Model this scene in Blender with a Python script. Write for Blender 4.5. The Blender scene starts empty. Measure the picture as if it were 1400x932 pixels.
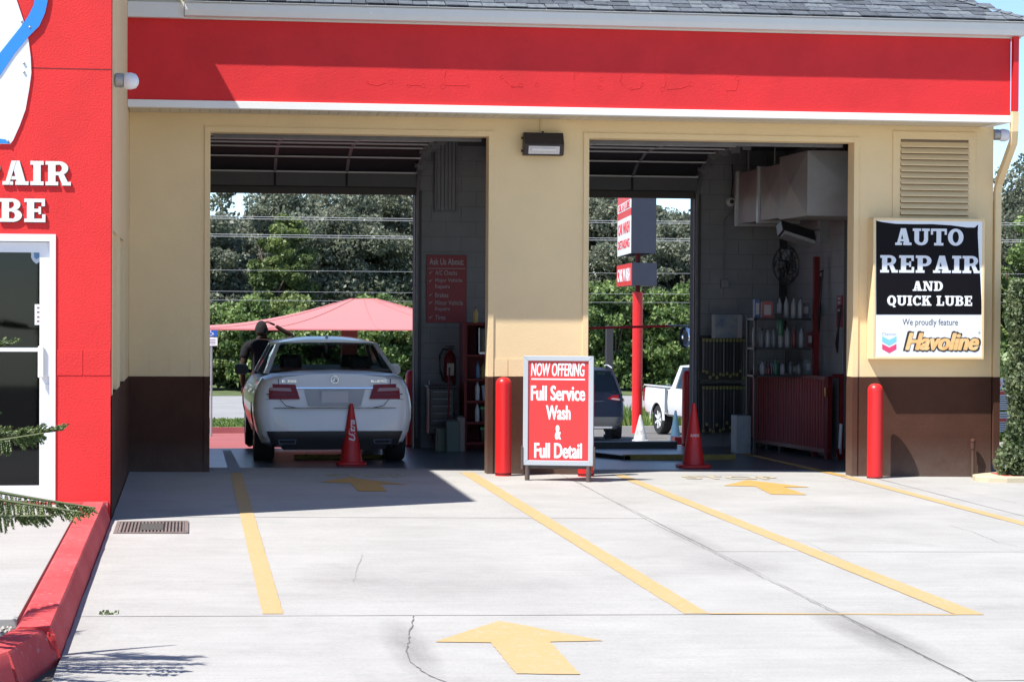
import bpy, math, random
import numpy as np
from mathutils import Vector, Matrix
random.seed(7); rng = np.random.default_rng(11)
C = bpy.context.scene.collection
SC = bpy.context.scene
R = math.radians
# ------------------------------------------------------------------ camera
F = 3000.0; H = 1.81; D = 23.7; YB = 28.8          # focal length in px of a 1400 px wide frame
def nrm(v): return Vector(v).normalized()
def cdir(px, py): return Vector(((px-700)/F, (466-py)/F, -1.0))
Yw = nrm(cdir(262, 414)); z0 = Vector((.003, 1, 0)); Zw = nrm(z0 - Yw*z0.dot(Yw)); Xw = Yw.cross(Zw)
RM = Matrix((Xw, Yw, Zw))                           # camera -> world
cam_d = bpy.data.cameras.new('camera'); cam = bpy.data.objects.new('camera', cam_d); C.objects.link(cam)
cam_d.sensor_width = 36; cam_d.lens = F/1400*36; cam_d.clip_start = .1; cam_d.clip_end = 3000
cam.matrix_world = Matrix.Translation((0, 0, H)) @ RM.to_4x4()
SC.camera = cam
# ------------------------------------------------------------------ light
SUN = Vector((1.0, .575, -1.8)).normalized()
w = bpy.data.worlds.new('World'); SC.world = w; w.use_nodes = True
nt = w.node_tree; bg = nt.nodes['Background']; sky = nt.nodes.new('ShaderNodeTexSky')
sky.sky_type = 'NISHITA'; sky.sun_disc = False
sky.sun_elevation = math.asin(-SUN.z); sky.sun_rotation = math.atan2(-SUN.x, -SUN.y)
sky.air_density = .8; sky.dust_density = 0; sky.ozone_density = 3.5; sky.altitude = 1200
nt.links.new(sky.outputs[0], bg.inputs[0]); bg.inputs[1].default_value = .13
sl = bpy.data.lights.new('sun', 'SUN'); sl.energy = 5.0; sl.angle = R(.53); sl.color = (1, .965, .91)
so = bpy.data.objects.new('sun', sl); C.objects.link(so); so.rotation_euler = SUN.to_track_quat('-Z', 'Y').to_euler()
SC.view_settings.view_transform = 'Standard'; SC.view_settings.look = 'None'
SC.view_settings.gamma = 1; SC.view_settings.exposure = .76
SC.cycles.max_bounces = 8; SC.cycles.transparent_max_bounces = 12
# ------------------------------------------------------------------ projection helpers
def P(px, py, Y):
    d = RM @ cdir(px, py); t = Y/d.y
    return Vector((d.x*t, Y, H+d.z*t))
PROF = [(28.8, -.08), (50, -1.34), (60, -1.71), (64, -1.8), (69, -1.9)]
def gz(X, Y):
    if Y > YB:
        for (a, za), (b, zb) in zip(PROF, PROF[1:]):
            if Y <= b: return za+(zb-za)*(Y-a)/(b-a)
        return -1.9
    t = min(max((Y-D)/(YB-D), 0), 1)
    return -.012*(min(max(X, -.7), 14)-.2)*(1-t) - .08*t
def G(px, py):
    d = RM @ cdir(px, py); z = 0
    for i in range(60):
        t = (z-H)/d.z; z = gz(d.x*t, d.y*t)
    return Vector((d.x*t, d.y*t, H+d.z*t))
# ------------------------------------------------------------------ materials
MATS = {}
def mat(name, col, rough=.6, metal=0, var=.0, scale=3.0, bump=0.0, bscale=60.0, coat=0, spec=.5, col2=None, emit=0):
    if name in MATS: return MATS[name]
    m = bpy.data.materials.new(name); m.use_nodes = True; t = m.node_tree; b = t.nodes['Principled BSDF']
    b.inputs['Roughness'].default_value = rough; b.inputs['Metallic'].default_value = metal
    b.inputs['Coat Weight'].default_value = coat; b.inputs['Specular IOR Level'].default_value = spec
    c = tuple(col)+(1,)
    b.inputs['Base Color'].default_value = c
    if var or col2 or bump:
        tc = t.nodes.new('ShaderNodeTexCoord'); mp = t.nodes.new('ShaderNodeNewGeometry')
        vec = mp.outputs['Position']
    if var or col2:
        n = t.nodes.new('ShaderNodeTexNoise'); n.inputs['Scale'].default_value = scale; n.inputs['Detail'].default_value = 6
        n.inputs['Roughness'].default_value = .65
        t.links.new(vec, n.inputs['Vector'])
        r = t.nodes.new('ShaderNodeValToRGB'); r.color_ramp.elements[0].position = .3; r.color_ramp.elements[1].position = .7
        if col2: a, b2 = c, tuple(col2)+(1,)
        else: a = tuple(x*(1-var) for x in col)+(1,); b2 = tuple(min(1, x*(1+var)) for x in col)+(1,)
        r.color_ramp.elements[0].color = a; r.color_ramp.elements[1].color = b2
        t.links.new(n.outputs['Fac'], r.inputs['Fac']); t.links.new(r.outputs['Color'], b.inputs['Base Color'])
    if bump:
        n2 = t.nodes.new('ShaderNodeTexNoise'); n2.inputs['Scale'].default_value = bscale; n2.inputs['Detail'].default_value = 4
        t.links.new(vec, n2.inputs['Vector'])
        bp = t.nodes.new('ShaderNodeBump'); bp.inputs['Strength'].default_value = bump; bp.inputs['Distance'].default_value = .01
        t.links.new(n2.outputs['Fac'], bp.inputs['Height']); t.links.new(bp.outputs['Normal'], b.inputs['Normal'])
    MATS[name] = m; return m
cream = mat('cream_stucco', (.80, .605, .345), .85, var=.05, scale=1.1, bump=.3, bscale=85)
brown = mat('brown_stucco', (.078, .034, .022), .85, var=.16, scale=1.8, bump=.35, bscale=85, spec=.15)
red = mat('red_stucco', (.73, .026, .026), .78, var=.07, scale=2.6, bump=.45, bscale=75)
def foot_dust(m, col, h):
    t = m.node_tree; b = t.nodes['Principled BSDF']; src = b.inputs['Base Color'].links[0].from_socket; g = t.nodes.new('ShaderNodeNewGeometry'); sx_ = t.nodes.new('ShaderNodeSeparateXYZ')
    t.links.new(g.outputs['Position'], sx_.inputs[0]); n = t.nodes.new('ShaderNodeTexNoise'); n.inputs['Scale'].default_value = 5; n.inputs['Detail'].default_value = 8; n.inputs['Roughness'].default_value = .7; t.links.new(g.outputs['Position'], n.inputs['Vector'])
    a = t.nodes.new('ShaderNodeMapRange'); a.inputs['From Min'].default_value = -.1; a.inputs['From Max'].default_value = h; a.inputs['To Min'].default_value = .62; a.inputs['To Max'].default_value = 0; t.links.new(sx_.outputs['Z'], a.inputs['Value'])
    k = t.nodes.new('ShaderNodeMath'); k.operation = 'MULTIPLY'; k.use_clamp = True; t.links.new(a.outputs[0], k.inputs[0]); t.links.new(n.outputs['Fac'], k.inputs[1])
    mx = t.nodes.new('ShaderNodeMixRGB'); mx.inputs[2].default_value = tuple(col)+(1,); t.links.new(k.outputs[0], mx.inputs[0]); t.links.new(src, mx.inputs[1]); t.links.new(mx.outputs[0], b.inputs['Base Color'])
foot_dust(brown, (.22, .19, .16), .35)
redf = mat('red_fascia_paint', (.66, .020, .024), .78, var=.10, scale=1.6, bump=.35, bscale=60)
white = mat('white_paint', (.80, .79, .76), .55, var=.03, scale=2)
vinyl = mat('cream_vinyl', (.62, .56, .45), .5, var=.04, scale=4)
gutm = mat('gutter_paint', (.70, .69, .66), .4, var=.03, scale=3)
dark = mat('dark_void', (.012, .012, .014), .6)
black = mat('black_plastic', (.018, .018, .020), .45)
bronze = mat('bronze_metal', (.035, .028, .028), .45, metal=.3)
steel = mat('galvanised_steel', (.42, .42, .42), .45, metal=.7, var=.15, scale=5)
dsteel = mat('dull_steel', (.16, .16, .165), .6, metal=.2, var=.2, scale=5)
alum = mat('aluminium', (.78, .79, .80), .35, metal=.25)
redd = mat('red_worn_paint', (.12, .008, .010), .55, var=.25, scale=5, spec=.25)
yel = mat('yellow_paint', (.66, .36, .075), .8, col2=(.66, .44, .18), scale=1.1)
def worn(name, ca, cb, wear, lo, hi):
    m = mat(name, ca, .85, col2=cb, scale=1.3); t = m.node_tree; b = t.nodes['Principled BSDF']; src = b.inputs['Base Color'].links[0].from_socket
    g = t.nodes.new('ShaderNodeNewGeometry'); n = t.nodes.new('ShaderNodeTexNoise'); n.inputs['Scale'].default_value = 26; n.inputs['Detail'].default_value = 7; n.inputs['Roughness'].default_value = .75
    t.links.new(g.outputs['Position'], n.inputs['Vector']); r_ = t.nodes.new('ShaderNodeValToRGB'); r_.color_ramp.elements[0].position = lo; r_.color_ramp.elements[1].position = hi
    t.links.new(n.outputs['Fac'], r_.inputs['Fac']); mx = t.nodes.new('ShaderNodeMixRGB'); mx.inputs[2].default_value = tuple(wear)+(1,)
    t.links.new(r_.outputs[0], mx.inputs[0]); t.links.new(src, mx.inputs[1]); t.links.new(mx.outputs[0], b.inputs['Base Color']); return m
redp = worn('red_gloss_paint', (.70, .014, .016), (.60, .018, .018), (.30, .03, .03), .64, .74); redp.node_tree.nodes['Principled BSDF'].inputs['Roughness'].default_value = .38
yel = worn('overexposed_line_paint', (.47, .310, .128), (.46, .325, .155), (.42, .39, .33), .53, .72)  # near lines: overexposed paleness put into the colour, plus worn specks
yelf = worn('deep_line_paint', (.47, .265, .05), (.47, .285, .08), (.40, .35, .26), .53, .68)  # far markings: same paint in a deeper tone, without that paleness
yelw = mat('yellow_worn_paint', (.42, .33, .17), .85, col2=(.40, .38, .34), scale=14)
rub = mat('tyre_rubber', (.02, .02, .021), .8)
cmu = mat('painted_block', (.22, .22, .225), .7, var=.10, scale=2.5, bump=.3, bscale=80)
wsign = mat('white_sign_face', (.80, .82, .86), .35)
bsign = mat('black_sign_face', (.006, .005, .007), .5, spec=.12)
rsign = mat('red_sign_face', (.74, .045, .045), .3, var=.03, scale=2)
chrome = mat('chrome', (.75, .75, .77), .12, metal=1)
cable = mat('pale_cable', (.42, .43, .45), .6)
bark = mat('bark', (.13, .10, .075), .95, var=.25, scale=4, bump=.6, bscale=20)
def concrete(name, a, b, stain=(.16, .155, .15), rough=.85, stain_amt=.25):
    m = bpy.data.materials.new(name); m.use_nodes = True; t = m.node_tree; bs = t.nodes['Principled BSDF']
    bs.inputs['Roughness'].default_value = rough; bs.inputs['Specular IOR Level'].default_value = .3
    g = t.nodes.new('ShaderNodeNewGeometry')
    def noise(s, d, ro=.6):
        n = t.nodes.new('ShaderNodeTexNoise'); n.inputs['Scale'].default_value = s; n.inputs['Detail'].default_value = d
        n.inputs['Roughness'].default_value = ro; t.links.new(g.outputs['Position'], n.inputs['Vector']); return n
    n1 = noise(.9, 9, .7); r1 = t.nodes.new('ShaderNodeValToRGB')
    r1.color_ramp.elements[0].position = .32; r1.color_ramp.elements[1].position = .68
    r1.color_ramp.elements[0].color = tuple(a)+(1,); r1.color_ramp.elements[1].color = tuple(b)+(1,)
    t.links.new(n1.outputs['Fac'], r1.inputs['Fac'])
    n2 = noise(.55, 5, .75); r2 = t.nodes.new('ShaderNodeValToRGB')
    r2.color_ramp.elements[0].position = .56; r2.color_ramp.elements[1].position = .78
    r2.color_ramp.elements[0].color = (0, 0, 0, 1); r2.color_ramp.elements[1].color = (stain_amt,)*3+(1,)
    t.links.new(n2.outputs['Fac'], r2.inputs['Fac'])
    mx = t.nodes.new('ShaderNodeMixRGB'); mx.inputs[2].default_value = tuple(stain)+(1,)
    t.links.new(r2.outputs[0], mx.inputs[0]); t.links.new(r1.outputs[0], mx.inputs[1])
    n3 = noise(55, 3); mx2 = t.nodes.new('ShaderNodeMixRGB'); mx2.blend_type = 'MULTIPLY'; mx2.inputs[0].default_value = .28
    r3 = t.nodes.new('ShaderNodeValToRGB'); r3.color_ramp.elements[0].position = .3; r3.color_ramp.elements[1].position = .6
    r3.color_ramp.elements[0].color = (.55, .55, .55, 1)
    t.links.new(n3.outputs['Fac'], r3.inputs['Fac']); t.links.new(r3.outputs[0], mx2.inputs[2]); t.links.new(mx.outputs[0], mx2.inputs[1])
    mpp = t.nodes.new('ShaderNodeMapping'); mpp.inputs['Scale'].default_value = (.7, 9, 1); t.links.new(g.outputs['Position'], mpp.inputs[0])
    n4 = t.nodes.new('ShaderNodeTexNoise'); n4.inputs['Scale'].default_value = 1.6; n4.inputs['Detail'].default_value = 5; t.links.new(mpp.outputs[0], n4.inputs['Vector'])
    r4 = t.nodes.new('ShaderNodeValToRGB'); r4.color_ramp.elements[0].position = .35; r4.color_ramp.elements[1].position = .6; r4.color_ramp.elements[0].color = (.93, .93, .93, 1)
    t.links.new(n4.outputs['Fac'], r4.inputs['Fac']); mx4 = t.nodes.new('ShaderNodeMixRGB'); mx4.blend_type = 'MULTIPLY'; mx4.inputs[0].default_value = .8
    t.links.new(mx2.outputs[0], mx4.inputs[1]); t.links.new(r4.outputs[0], mx4.inputs[2]); t.links.new(mx4.outputs[0], bs.inputs['Base Color'])
    bp = t.nodes.new('ShaderNodeBump'); bp.inputs['Strength'].default_value = .25; bp.inputs['Distance'].default_value = .006
    t.links.new(n3.outputs['Fac'], bp.inputs['Height']); t.links.new(bp.outputs['Normal'], bs.inputs['Normal'])
    MATS[name] = m; return m
conc = concrete('driveway_concrete', (.355, .345, .325), (.435, .424, .400), stain=(.23, .22, .205), stain_amt=.5)
walkc = concrete('sidewalk_concrete', (.36, .355, .33), (.42, .415, .39), stain=(.3, .3, .26))
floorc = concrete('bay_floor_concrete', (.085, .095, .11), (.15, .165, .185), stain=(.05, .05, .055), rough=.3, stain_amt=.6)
asph = concrete('asphalt', (.13, .125, .12), (.18, .175, .165), rough=.9)
roadc = concrete('pale_road_surface', (.27, .27, .27), (.33, .33, .33))
redfl = concrete('reddish_apron', (.30, .085, .085), (.38, .12, .115), stain=(.12, .06, .06))  # reddish base colour for the left apron and curb
def leafmat(name, c1, c2, c3, scale=.6, transl=.3):
    m = bpy.data.materials.new(name); m.use_nodes = True; t = m.node_tree; b = t.nodes['Principled BSDF']
    b.inputs['Roughness'].default_value = .5
    g = t.nodes.new('ShaderNodeNewGeometry'); n = t.nodes.new('ShaderNodeTexNoise'); n.inputs['Scale'].default_value = scale; n.inputs['Detail'].default_value = 3
    t.links.new(g.outputs['Position'], n.inputs['Vector'])
    ad = t.nodes.new('ShaderNodeMath'); ad.operation = 'MULTIPLY_ADD'; ad.inputs[1].default_value = .35; ad.inputs[2].default_value = -.17
    t.links.new(g.outputs['Random Per Island'], ad.inputs[0])
    ad2 = t.nodes.new('ShaderNodeMath'); ad2.operation = 'ADD'; t.links.new(ad.outputs[0], ad2.inputs[0]); t.links.new(n.outputs['Fac'], ad2.inputs[1])
    r = t.nodes.new('ShaderNodeValToRGB'); e = r.color_ramp.elements; e[0].position = .33; e[1].position = .72
    e[0].color = tuple(c1)+(1,); e[1].color = tuple(c3)+(1,); k = e.new(.52); k.color = tuple(c2)+(1,)
    t.links.new(ad2.outputs[0], r.inputs['Fac']); t.links.new(r.outputs[0], b.inputs['Base Color'])
    tr = t.nodes.new('ShaderNodeBsdfTranslucent'); t.links.new(r.outputs[0], tr.inputs['Color'])
    mx = t.nodes.new('ShaderNodeMixShader'); mx.inputs[0].default_value = transl
    t.links.new(b.outputs[0], mx.inputs[1]); t.links.new(tr.outputs[0], mx.inputs[2])
    t.links.new(mx.outputs[0], t.nodes['Material Output'].inputs['Surface'])
    MATS[name] = m; return m
oakleaf = leafmat('oak_leaves', (.12, .14, .095), (.20, .225, .155), (.33, .35, .27), transl=.45)
limeleaf = leafmat('bright_leaves', (.08, .12, .04), (.15, .20, .065), (.25, .31, .10))
hedgeleaf = leafmat('hedge_leaves', (.06, .105, .03), (.14, .22, .06), (.28, .36, .12), scale=1.2)
jasleaf = leafmat('jasmine_leaves', (.04, .07, .025), (.11, .15, .06), (.24, .28, .15), scale=4)
pineleaf = leafmat('conifer_needles', (.035, .07, .02), (.09, .14, .04), (.24, .29, .10), scale=9, transl=.15)
grassm = leafmat('grass_blades', (.06, .12, .02), (.14, .23, .05), (.30, .34, .10), scale=2)
def glassmat(name, tint, transp, rough=.03):
    m = bpy.data.materials.new(name); m.use_nodes = True; t = m.node_tree; t.nodes.remove(t.nodes['Principled BSDF'])
    gl = t.nodes.new('ShaderNodeBsdfGlossy'); gl.inputs['Roughness'].default_value = rough; gl.inputs['Color'].default_value = (.9, .93, .95, 1)
    tp = t.nodes.new('ShaderNodeBsdfTransparent'); tp.inputs['Color'].default_value = tuple(tint)+(1,)
    lw = t.nodes.new('ShaderNodeLayerWeight'); lw.inputs['Blend'].default_value = .5; pw_ = t.nodes.new('ShaderNodeMath'); pw_.operation = 'POWER'; pw_.inputs[1].default_value = 4
    fr = t.nodes.new('ShaderNodeMath'); fr.operation = 'MULTIPLY_ADD'; fr.inputs[1].default_value = .55; fr.inputs[2].default_value = .035
    t.links.new(lw.outputs['Facing'], pw_.inputs[0]); t.links.new(pw_.outputs[0], fr.inputs[0])
    mx = t.nodes.new('ShaderNodeMixShader'); t.links.new(fr.outputs[0], mx.inputs[0]); t.links.new(tp.outputs[0], mx.inputs[1]); t.links.new(gl.outputs[0], mx.inputs[2])
    t.links.new(mx.outputs[0], t.nodes['Material Output'].inputs['Surface']); MATS[name] = m; return m
carglass = glassmat('tinted_car_glass', (.64, .69, .67), 1)
doorglass = glassmat('door_glass', (.30, .32, .34), 1)
winglass = mat('reflective_window_glass', (.25, .30, .36), .08, spec=.9)
# ------------------------------------------------------------------ mesh builder
class MB:
    def __init__(s): s.v = []; s.f = []; s.m = []; s.mi = 0
    def add(s, vs, fs):
        o = len(s.v); s.v += [tuple(v) for v in vs]; s.f += [tuple(i+o for i in f) for f in fs]; s.m += [s.mi]*len(fs); return s
    def box(s, x0, x1, y0, y1, z0, z1, mi=None):
        if mi is not None: s.mi = mi
        return s.add([(x0,y0,z0),(x1,y0,z0),(x1,y1,z0),(x0,y1,z0),(x0,y0,z1),(x1,y0,z1),(x1,y1,z1),(x0,y1,z1)],
                     [(0,3,2,1),(4,5,6,7),(0,1,5,4),(1,2,6,5),(2,3,7,6),(3,0,4,7)])
    def hexa(s, b, t):      # bottom 4 pts and top 4 pts, both counter-clockwise from above
        return s.add(list(b)+list(t), [(0,3,2,1),(4,5,6,7),(0,1,5,4),(1,2,6,5),(2,3,7,6),(3,0,4,7)])
    def loft(s, rings, cap=True, closed=True):
        n = len(rings[0]); vs = [p for r in rings for p in r]; fs = []
        for i in range(len(rings)-1):
            for j in range(n if closed else n-1):
                k = (j+1) % n
                fs.append((i*n+j, i*n+k, (i+1)*n+k, (i+1)*n+j))
        if cap: fs.append(tuple(reversed(range(n)))); fs.append(tuple((len(rings)-1)*n+j for j in range(n)))
        return s.add(vs, fs)
    def tube(s, pts, r, n=8, cap=True):
        pts = [Vector(p) for p in pts]; rs = r if isinstance(r, (list, tuple)) else [r]*len(pts); rings = []
        up = Vector((0, 0, 1)); d0 = (pts[1]-pts[0]).normalized()
        if abs(d0.z) > .9: up = Vector((0, 1, 0))
        for i, p in enumerate(pts):
            d = (pts[min(i+1, len(pts)-1)]-pts[max(i-1, 0)]).normalized()
            a = d.cross(up); 
            if a.length < 1e-4: a = Vector((1, 0, 0))
            a.normalize(); b = a.cross(d).normalized()
            rings.append([p + (a*math.cos(t)+b*math.sin(t))*rs[i] for t in [2*math.pi*k/n for k in range(n)]])
        return s.loft(rings, cap)
    def lathe(s, prof, c=(0, 0, 0), n=20, axis='z', cap=True):
        rings = []
        for r, z in prof:
            rg = []
            for k in range(n):
                a = 2*math.pi*k/n; p = (r*math.cos(a), r*math.sin(a), z)
                if axis == 'x': p = (z, r*math.cos(a), r*math.sin(a))
                if axis == 'y': p = (r*math.cos(a), z, -r*math.sin(a))
                rg.append((p[0]+c[0], p[1]+c[1], p[2]+c[2]))
            rings.append(rg)
        return s.loft(rings, cap)
    def prism(s, poly, fn, a, b):   # poly 2d, fn(u,v,d)->3d
        n = len(poly); vs = [fn(u, v, a) for u, v in poly]+[fn(u, v, b) for u, v in poly]
        fs = [tuple(reversed(range(n))), tuple(range(n, 2*n))]+[(i, (i+1) % n, n+(i+1) % n, n+i) for i in range(n)]
        return s.add(vs, fs)
    def mesh(s, name, mats, smooth=None, M=None):
        me = bpy.data.meshes.new(name)
        vs = s.v if M is None else [tuple(M @ Vector(v)) for v in s.v]
        me.from_pydata(vs, [], s.f)
        if not isinstance(mats, (list, tuple)): mats = [mats]
        for m in mats: me.materials.append(m)
        me.polygons.foreach_set('material_index', s.m)
        me.update(); me.validate()
        fix_normals(me)
        if smooth:
            me.polygons.foreach_set('use_smooth', [True]*len(me.polygons)); me.set_sharp_from_angle(angle=R(smooth))
        return me
import bmesh
def fix_normals(me):
    if len(me.polygons) > 60000: return
    b = bmesh.new(); b.from_mesh(me); bmesh.ops.recalc_face_normals(b, faces=b.faces); b.to_mesh(me); b.free()
def link(name, me, parent=None, loc=None, bevel=0, seg=2):
    o = bpy.data.objects.new(name, me); C.objects.link(o)
    if parent: o.parent = parent
    if loc is not None: o.location = loc
    if bevel:
        md = o.modifiers.new('bevel', 'BEVEL'); md.width = bevel; md.segments = seg; md.limit_method = 'ANGLE'
    return o
def tag(o, label=None, cat=None, group=None, kind=None):
    if label: o['label'] = label
    if cat: o['category'] = cat
    if group: o['group'] = group
    if kind: o['kind'] = kind
    return o
SPLIT = {'door_track', 'flange', 'screw', 'bolt', 'hanger_rod', 'upright', 'hinge_stile', 'strut', 'eye', 'ear', 'door_jamb', 'edge_tube', 'door_handle', 'edge_strip', 'side_panel', 'frame_post', 'stem', 'print', 'check_mark', 'fender_flare', 'opening_trim', 'brake_disc', 'pillar', 'paint_ridge'}
def islands(mb):
    par = list(range(len(mb.v)))
    def find(a):
        while par[a] != a: par[a] = par[par[a]]; a = par[a]
        return a
    for f in mb.f:
        r0 = find(f[0])
        for i in f[1:]: par[find(i)] = r0
    groups = {}
    for k, f in enumerate(mb.f): groups.setdefault(find(f[0]), []).append(k)
    res = []
    for ks in groups.values():
        m = MB(); mp = {}
        for k in ks:
            for i in mb.f[k]:
                if i not in mp: mp[i] = len(m.v); m.v.append(mb.v[i])
            m.f.append(tuple(mp[i] for i in mb.f[k])); m.m.append(mb.m[k])
        res.append(m)
    return res
class Thing:
    """An Empty with parts. local=True: part meshes are given in the thing's own frame, else in world space."""
    def __init__(s, name, loc, label=None, cat=None, rz=0, group=None, kind=None, local=False):
        s.o = bpy.data.objects.new(name, None); C.objects.link(s.o); s.o.empty_display_size = .2
        s.o.location = loc; s.o.rotation_euler = (0, 0, rz); tag(s.o, label, cat, group, kind)
        s.Mi = None if local else (Matrix.Translation(loc) @ Matrix.Rotation(rz, 4, 'Z')).inverted()
    def part(s, name, mb, mats, parent=None, smooth=None, bevel=0, label=None, kind=None):
        if name in SPLIT and kind is None:
            out = None
            for sub in islands(mb):
                o = tag(link(name, sub.mesh(name, mats, smooth, s.Mi), parent or s.o, bevel=bevel), label=label); out = out or o
            return out
        o = link(name, mb.mesh(name, mats, smooth, s.Mi), parent or s.o, bevel=bevel)
        return tag(o, label=label, kind=kind)
def solo(name, mb, mats, label=None, cat=None, group=None, kind=None, smooth=None, bevel=0, loc=(0, 0, 0), rz=0, local=False):
    M = None if local else (Matrix.Translation(loc) @ Matrix.Rotation(rz, 4, 'Z')).inverted()
    o = link(name, mb.mesh(name, mats, smooth, M), None, loc, bevel); o.rotation_euler = (0, 0, rz)
    return tag(o, label, cat, group, kind)
def copy_thing(root, loc=None, rz=None, label=None):
    r = root.copy(); C.objects.link(r)
    if loc is not None: r.location = loc
    if rz is not None: r.rotation_euler = (0, 0, rz)
    if label: r['label'] = label
    for ch in list(root.children):
        c = ch.copy(); C.objects.link(c); c.parent = r
        for g in list(ch.children):
            d = g.copy(); C.objects.link(d); d.parent = c
    return r
def lerp_tab(tab, x):
    if x <= tab[0][0]: return tab[0][1]
    for (a, va), (b, vb) in zip(tab, tab[1:]):
        if x <= b: return va+(vb-va)*(x-a)/(b-a)
    return tab[-1][1]
# ------------------------------------------------------------------ lettering
def text_mb(body, w, h, org, depth=.003, bold=0.0, shear=0, fn=None, mb=None, fat=0):
    cu = bpy.data.curves.new('t', 'FONT'); cu.body = body; cu.size = 1; cu.offset = bold; cu.shear = shear; cu.resolution_u = 4
    cu.extrude = .01
    ob = bpy.data.objects.new('t', cu); C.objects.link(ob)
    me = bpy.data.meshes.new_from_object(ob.evaluated_get(bpy.context.evaluated_depsgraph_get()))
    vs = [v.co.copy() for v in me.vertices]; fs = [tuple(p.vertices) for p in me.polygons]
    bpy.data.objects.remove(ob); bpy.data.curves.remove(cu); bpy.data.meshes.remove(me)
    x0 = min(v.x for v in vs); x1 = max(v.x for v in vs); y0 = min(v.y for v in vs); y1 = max(v.y for v in vs)
    if fn is None: fn = lambda u, v, d: (org[0]+u, org[1]-d, org[2]+v)
    mb = mb or MB()
    k = 0; fx = fat*h; w2 = w-2*fx
    for ox, oy in ((0, 0),) if not fat else ((0, 0), (-fx, 0), (fx, 0), (-fx*.5, fx*.35), (fx*.5, -fx*.35)):
        mb.add([fn(fx+ox+(v.x-x0)/(x1-x0)*w2, oy+(v.y-y0)/(y1-y0)*h, (v.z+.01)/.02*depth+k*.00012) for v in vs], fs); k += 1
    return mb
def arc(cx, cy, ro, so_, ri, si, a0, a1, n=14):
    out = []
    for i in range(n):
        t0 = R(a0+(a1-a0)*i/n); t1 = R(a0+(a1-a0)*(i+1)/n)
        out.append([(cx+ri*math.cos(t0), cy+si*math.sin(t0)), (cx+ro*math.cos(t0), cy+so_*math.sin(t0)),
                    (cx+ro*math.cos(t1), cy+so_*math.sin(t1)), (cx+ri*math.cos(t1), cy+si*math.sin(t1))])
    return out
def rc(*a): return [[(a[i], a[i+1]), (a[i+2], a[i+1]), (a[i+2], a[i+3]), (a[i], a[i+3])] for i in range(0, len(a), 4)]
STEM = rc(10,0,38,100, 0,0,48,15, 0,85,48,100)
SLAB = {
 'I': (50, rc(11,0,39,100, 0,0,50,16, 0,84,50,100)),
 'A': (98, [[(8,0),(24,0),(52,100),(34,100)], [(56,0),(90,0),(64,100),(34,100)]]+rc(24,22,68,36, 0,0,40,15, 48,0,98,15)),
 'R': (96, STEM+rc(38,86,52,100, 38,42,52,56)+arc(50,71,36,29,12,15,-90,90)+[[(46,50),(68,50),(88,6),(62,6)]]+rc(62,0,96,15)),
 'P': (88, STEM+rc(38,86,52,100, 38,38,52,53)+arc(50,69,36,31,12,16,-90,90)),
 'B': (90, STEM+rc(38,86,50,100, 38,44,50,58, 38,0,50,14)+arc(48,74,34,26,9,13,-90,90)+arc(50,28,38,28,11,14,-90,90)),
 'E': (84, STEM+rc(48,85,80,100, 67,68,80,86, 38,43,58,57, 55,34,65,66, 48,0,82,15, 69,14,82,34)),
 'U': (102, rc(10,32,38,100, 0,85,50,100, 68,32,92,100, 56,85,102,100)+arc(51,33,41,33,15,17,180,360)),
 'T': (96, rc(34,0,62,100, 20,0,76,15, 0,85,96,100, 0,64,13,86, 83,64,96,86)),
 'O': (94, arc(47,50,47,51,19,34,0,360,28)),
 'Q': (96, arc(47,50,47,51,19,34,0,360,28)+[[(40,22),(60,22),(92,-14),(66,-18)]]),
 'N': (104, rc(10,0,26,100, 0,0,38,15, 0,85,30,100, 76,0,92,100, 62,85,104,100)+[[(8,100),(38,100),(92,0),(64,0)]]),
 'D': (94, STEM+rc(38,85,48,100, 38,0,48,15)+arc(46,50,46,50,18,35,-90,90,18)),
 'C': (88, arc(47,50,46,51,18,34,42,318,22)+rc(68,62,84,98)+rc(76,10,86,30)),
 'K': (102, STEM+[[(36,36),(36,56),(66,92),(86,92)], [(44,54),(62,68),(96,8),(64,8)]]+rc(56,85,96,100, 54,0,102,15)),
 'L': (82, STEM+rc(48,0,80,15, 66,14,80,40)),
 ' ': (40, [])}
def slab_mb(body, w, h, org, depth=.02, fn=None, mb=None, gap=7):
    tot = sum(SLAB[c][0] for c in body)+gap*(len(body)-1); sx = w/tot; sz = h/100; x = 0; k = 0
    if fn is None: fn = lambda u, v, d: (org[0]+u, org[1]-d, org[2]+v)
    mb = mb or MB()
    for c in body:
        for poly in SLAB[c][1]:
            k += 1
            mb.prism([((x+a)*sx, b*sz) for a, b in poly], fn, 0, depth+(k % 17)*.00012)
        x += SLAB[c][0]+gap
    return mb
# ================================================================== GROUND
def sheet(pts, dz=0):           # flat polygon on the ground profile
    mb = MB(); mb.add([(x, y, gz(x, y)+dz) for x, y in pts], [tuple(range(len(pts)))]); return mb
mb = MB(); mb.box(-900, 1500, -40, 1500, -2.4, -1.95); solo('terrain', mb, mat('far_soil', (.12, .11, .07), .95, var=.2, scale=.3), kind='structure')
mb = MB()   # sub-base under driveway and lot, following the fall of the ground
xs = [-30, -.7, 3, 7, 14, 60]; ys = [-12, 5, 12, 20, D, YB, 34, 42, 50, 60, 64, 69]
vs = [(x, y, gz(x, y)-.03) for y in ys for x in xs]; n = len(xs)
mb.add(vs, [(j*n+i, j*n+i+1, (j+1)*n+i+1, (j+1)*n+i) for j in range(len(ys)-1) for i in range(n-1)])
solo('ground', mb, mat('joint_dirt', (.10, .092, .08), .95, var=.3, scale=6), kind='structure')
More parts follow.
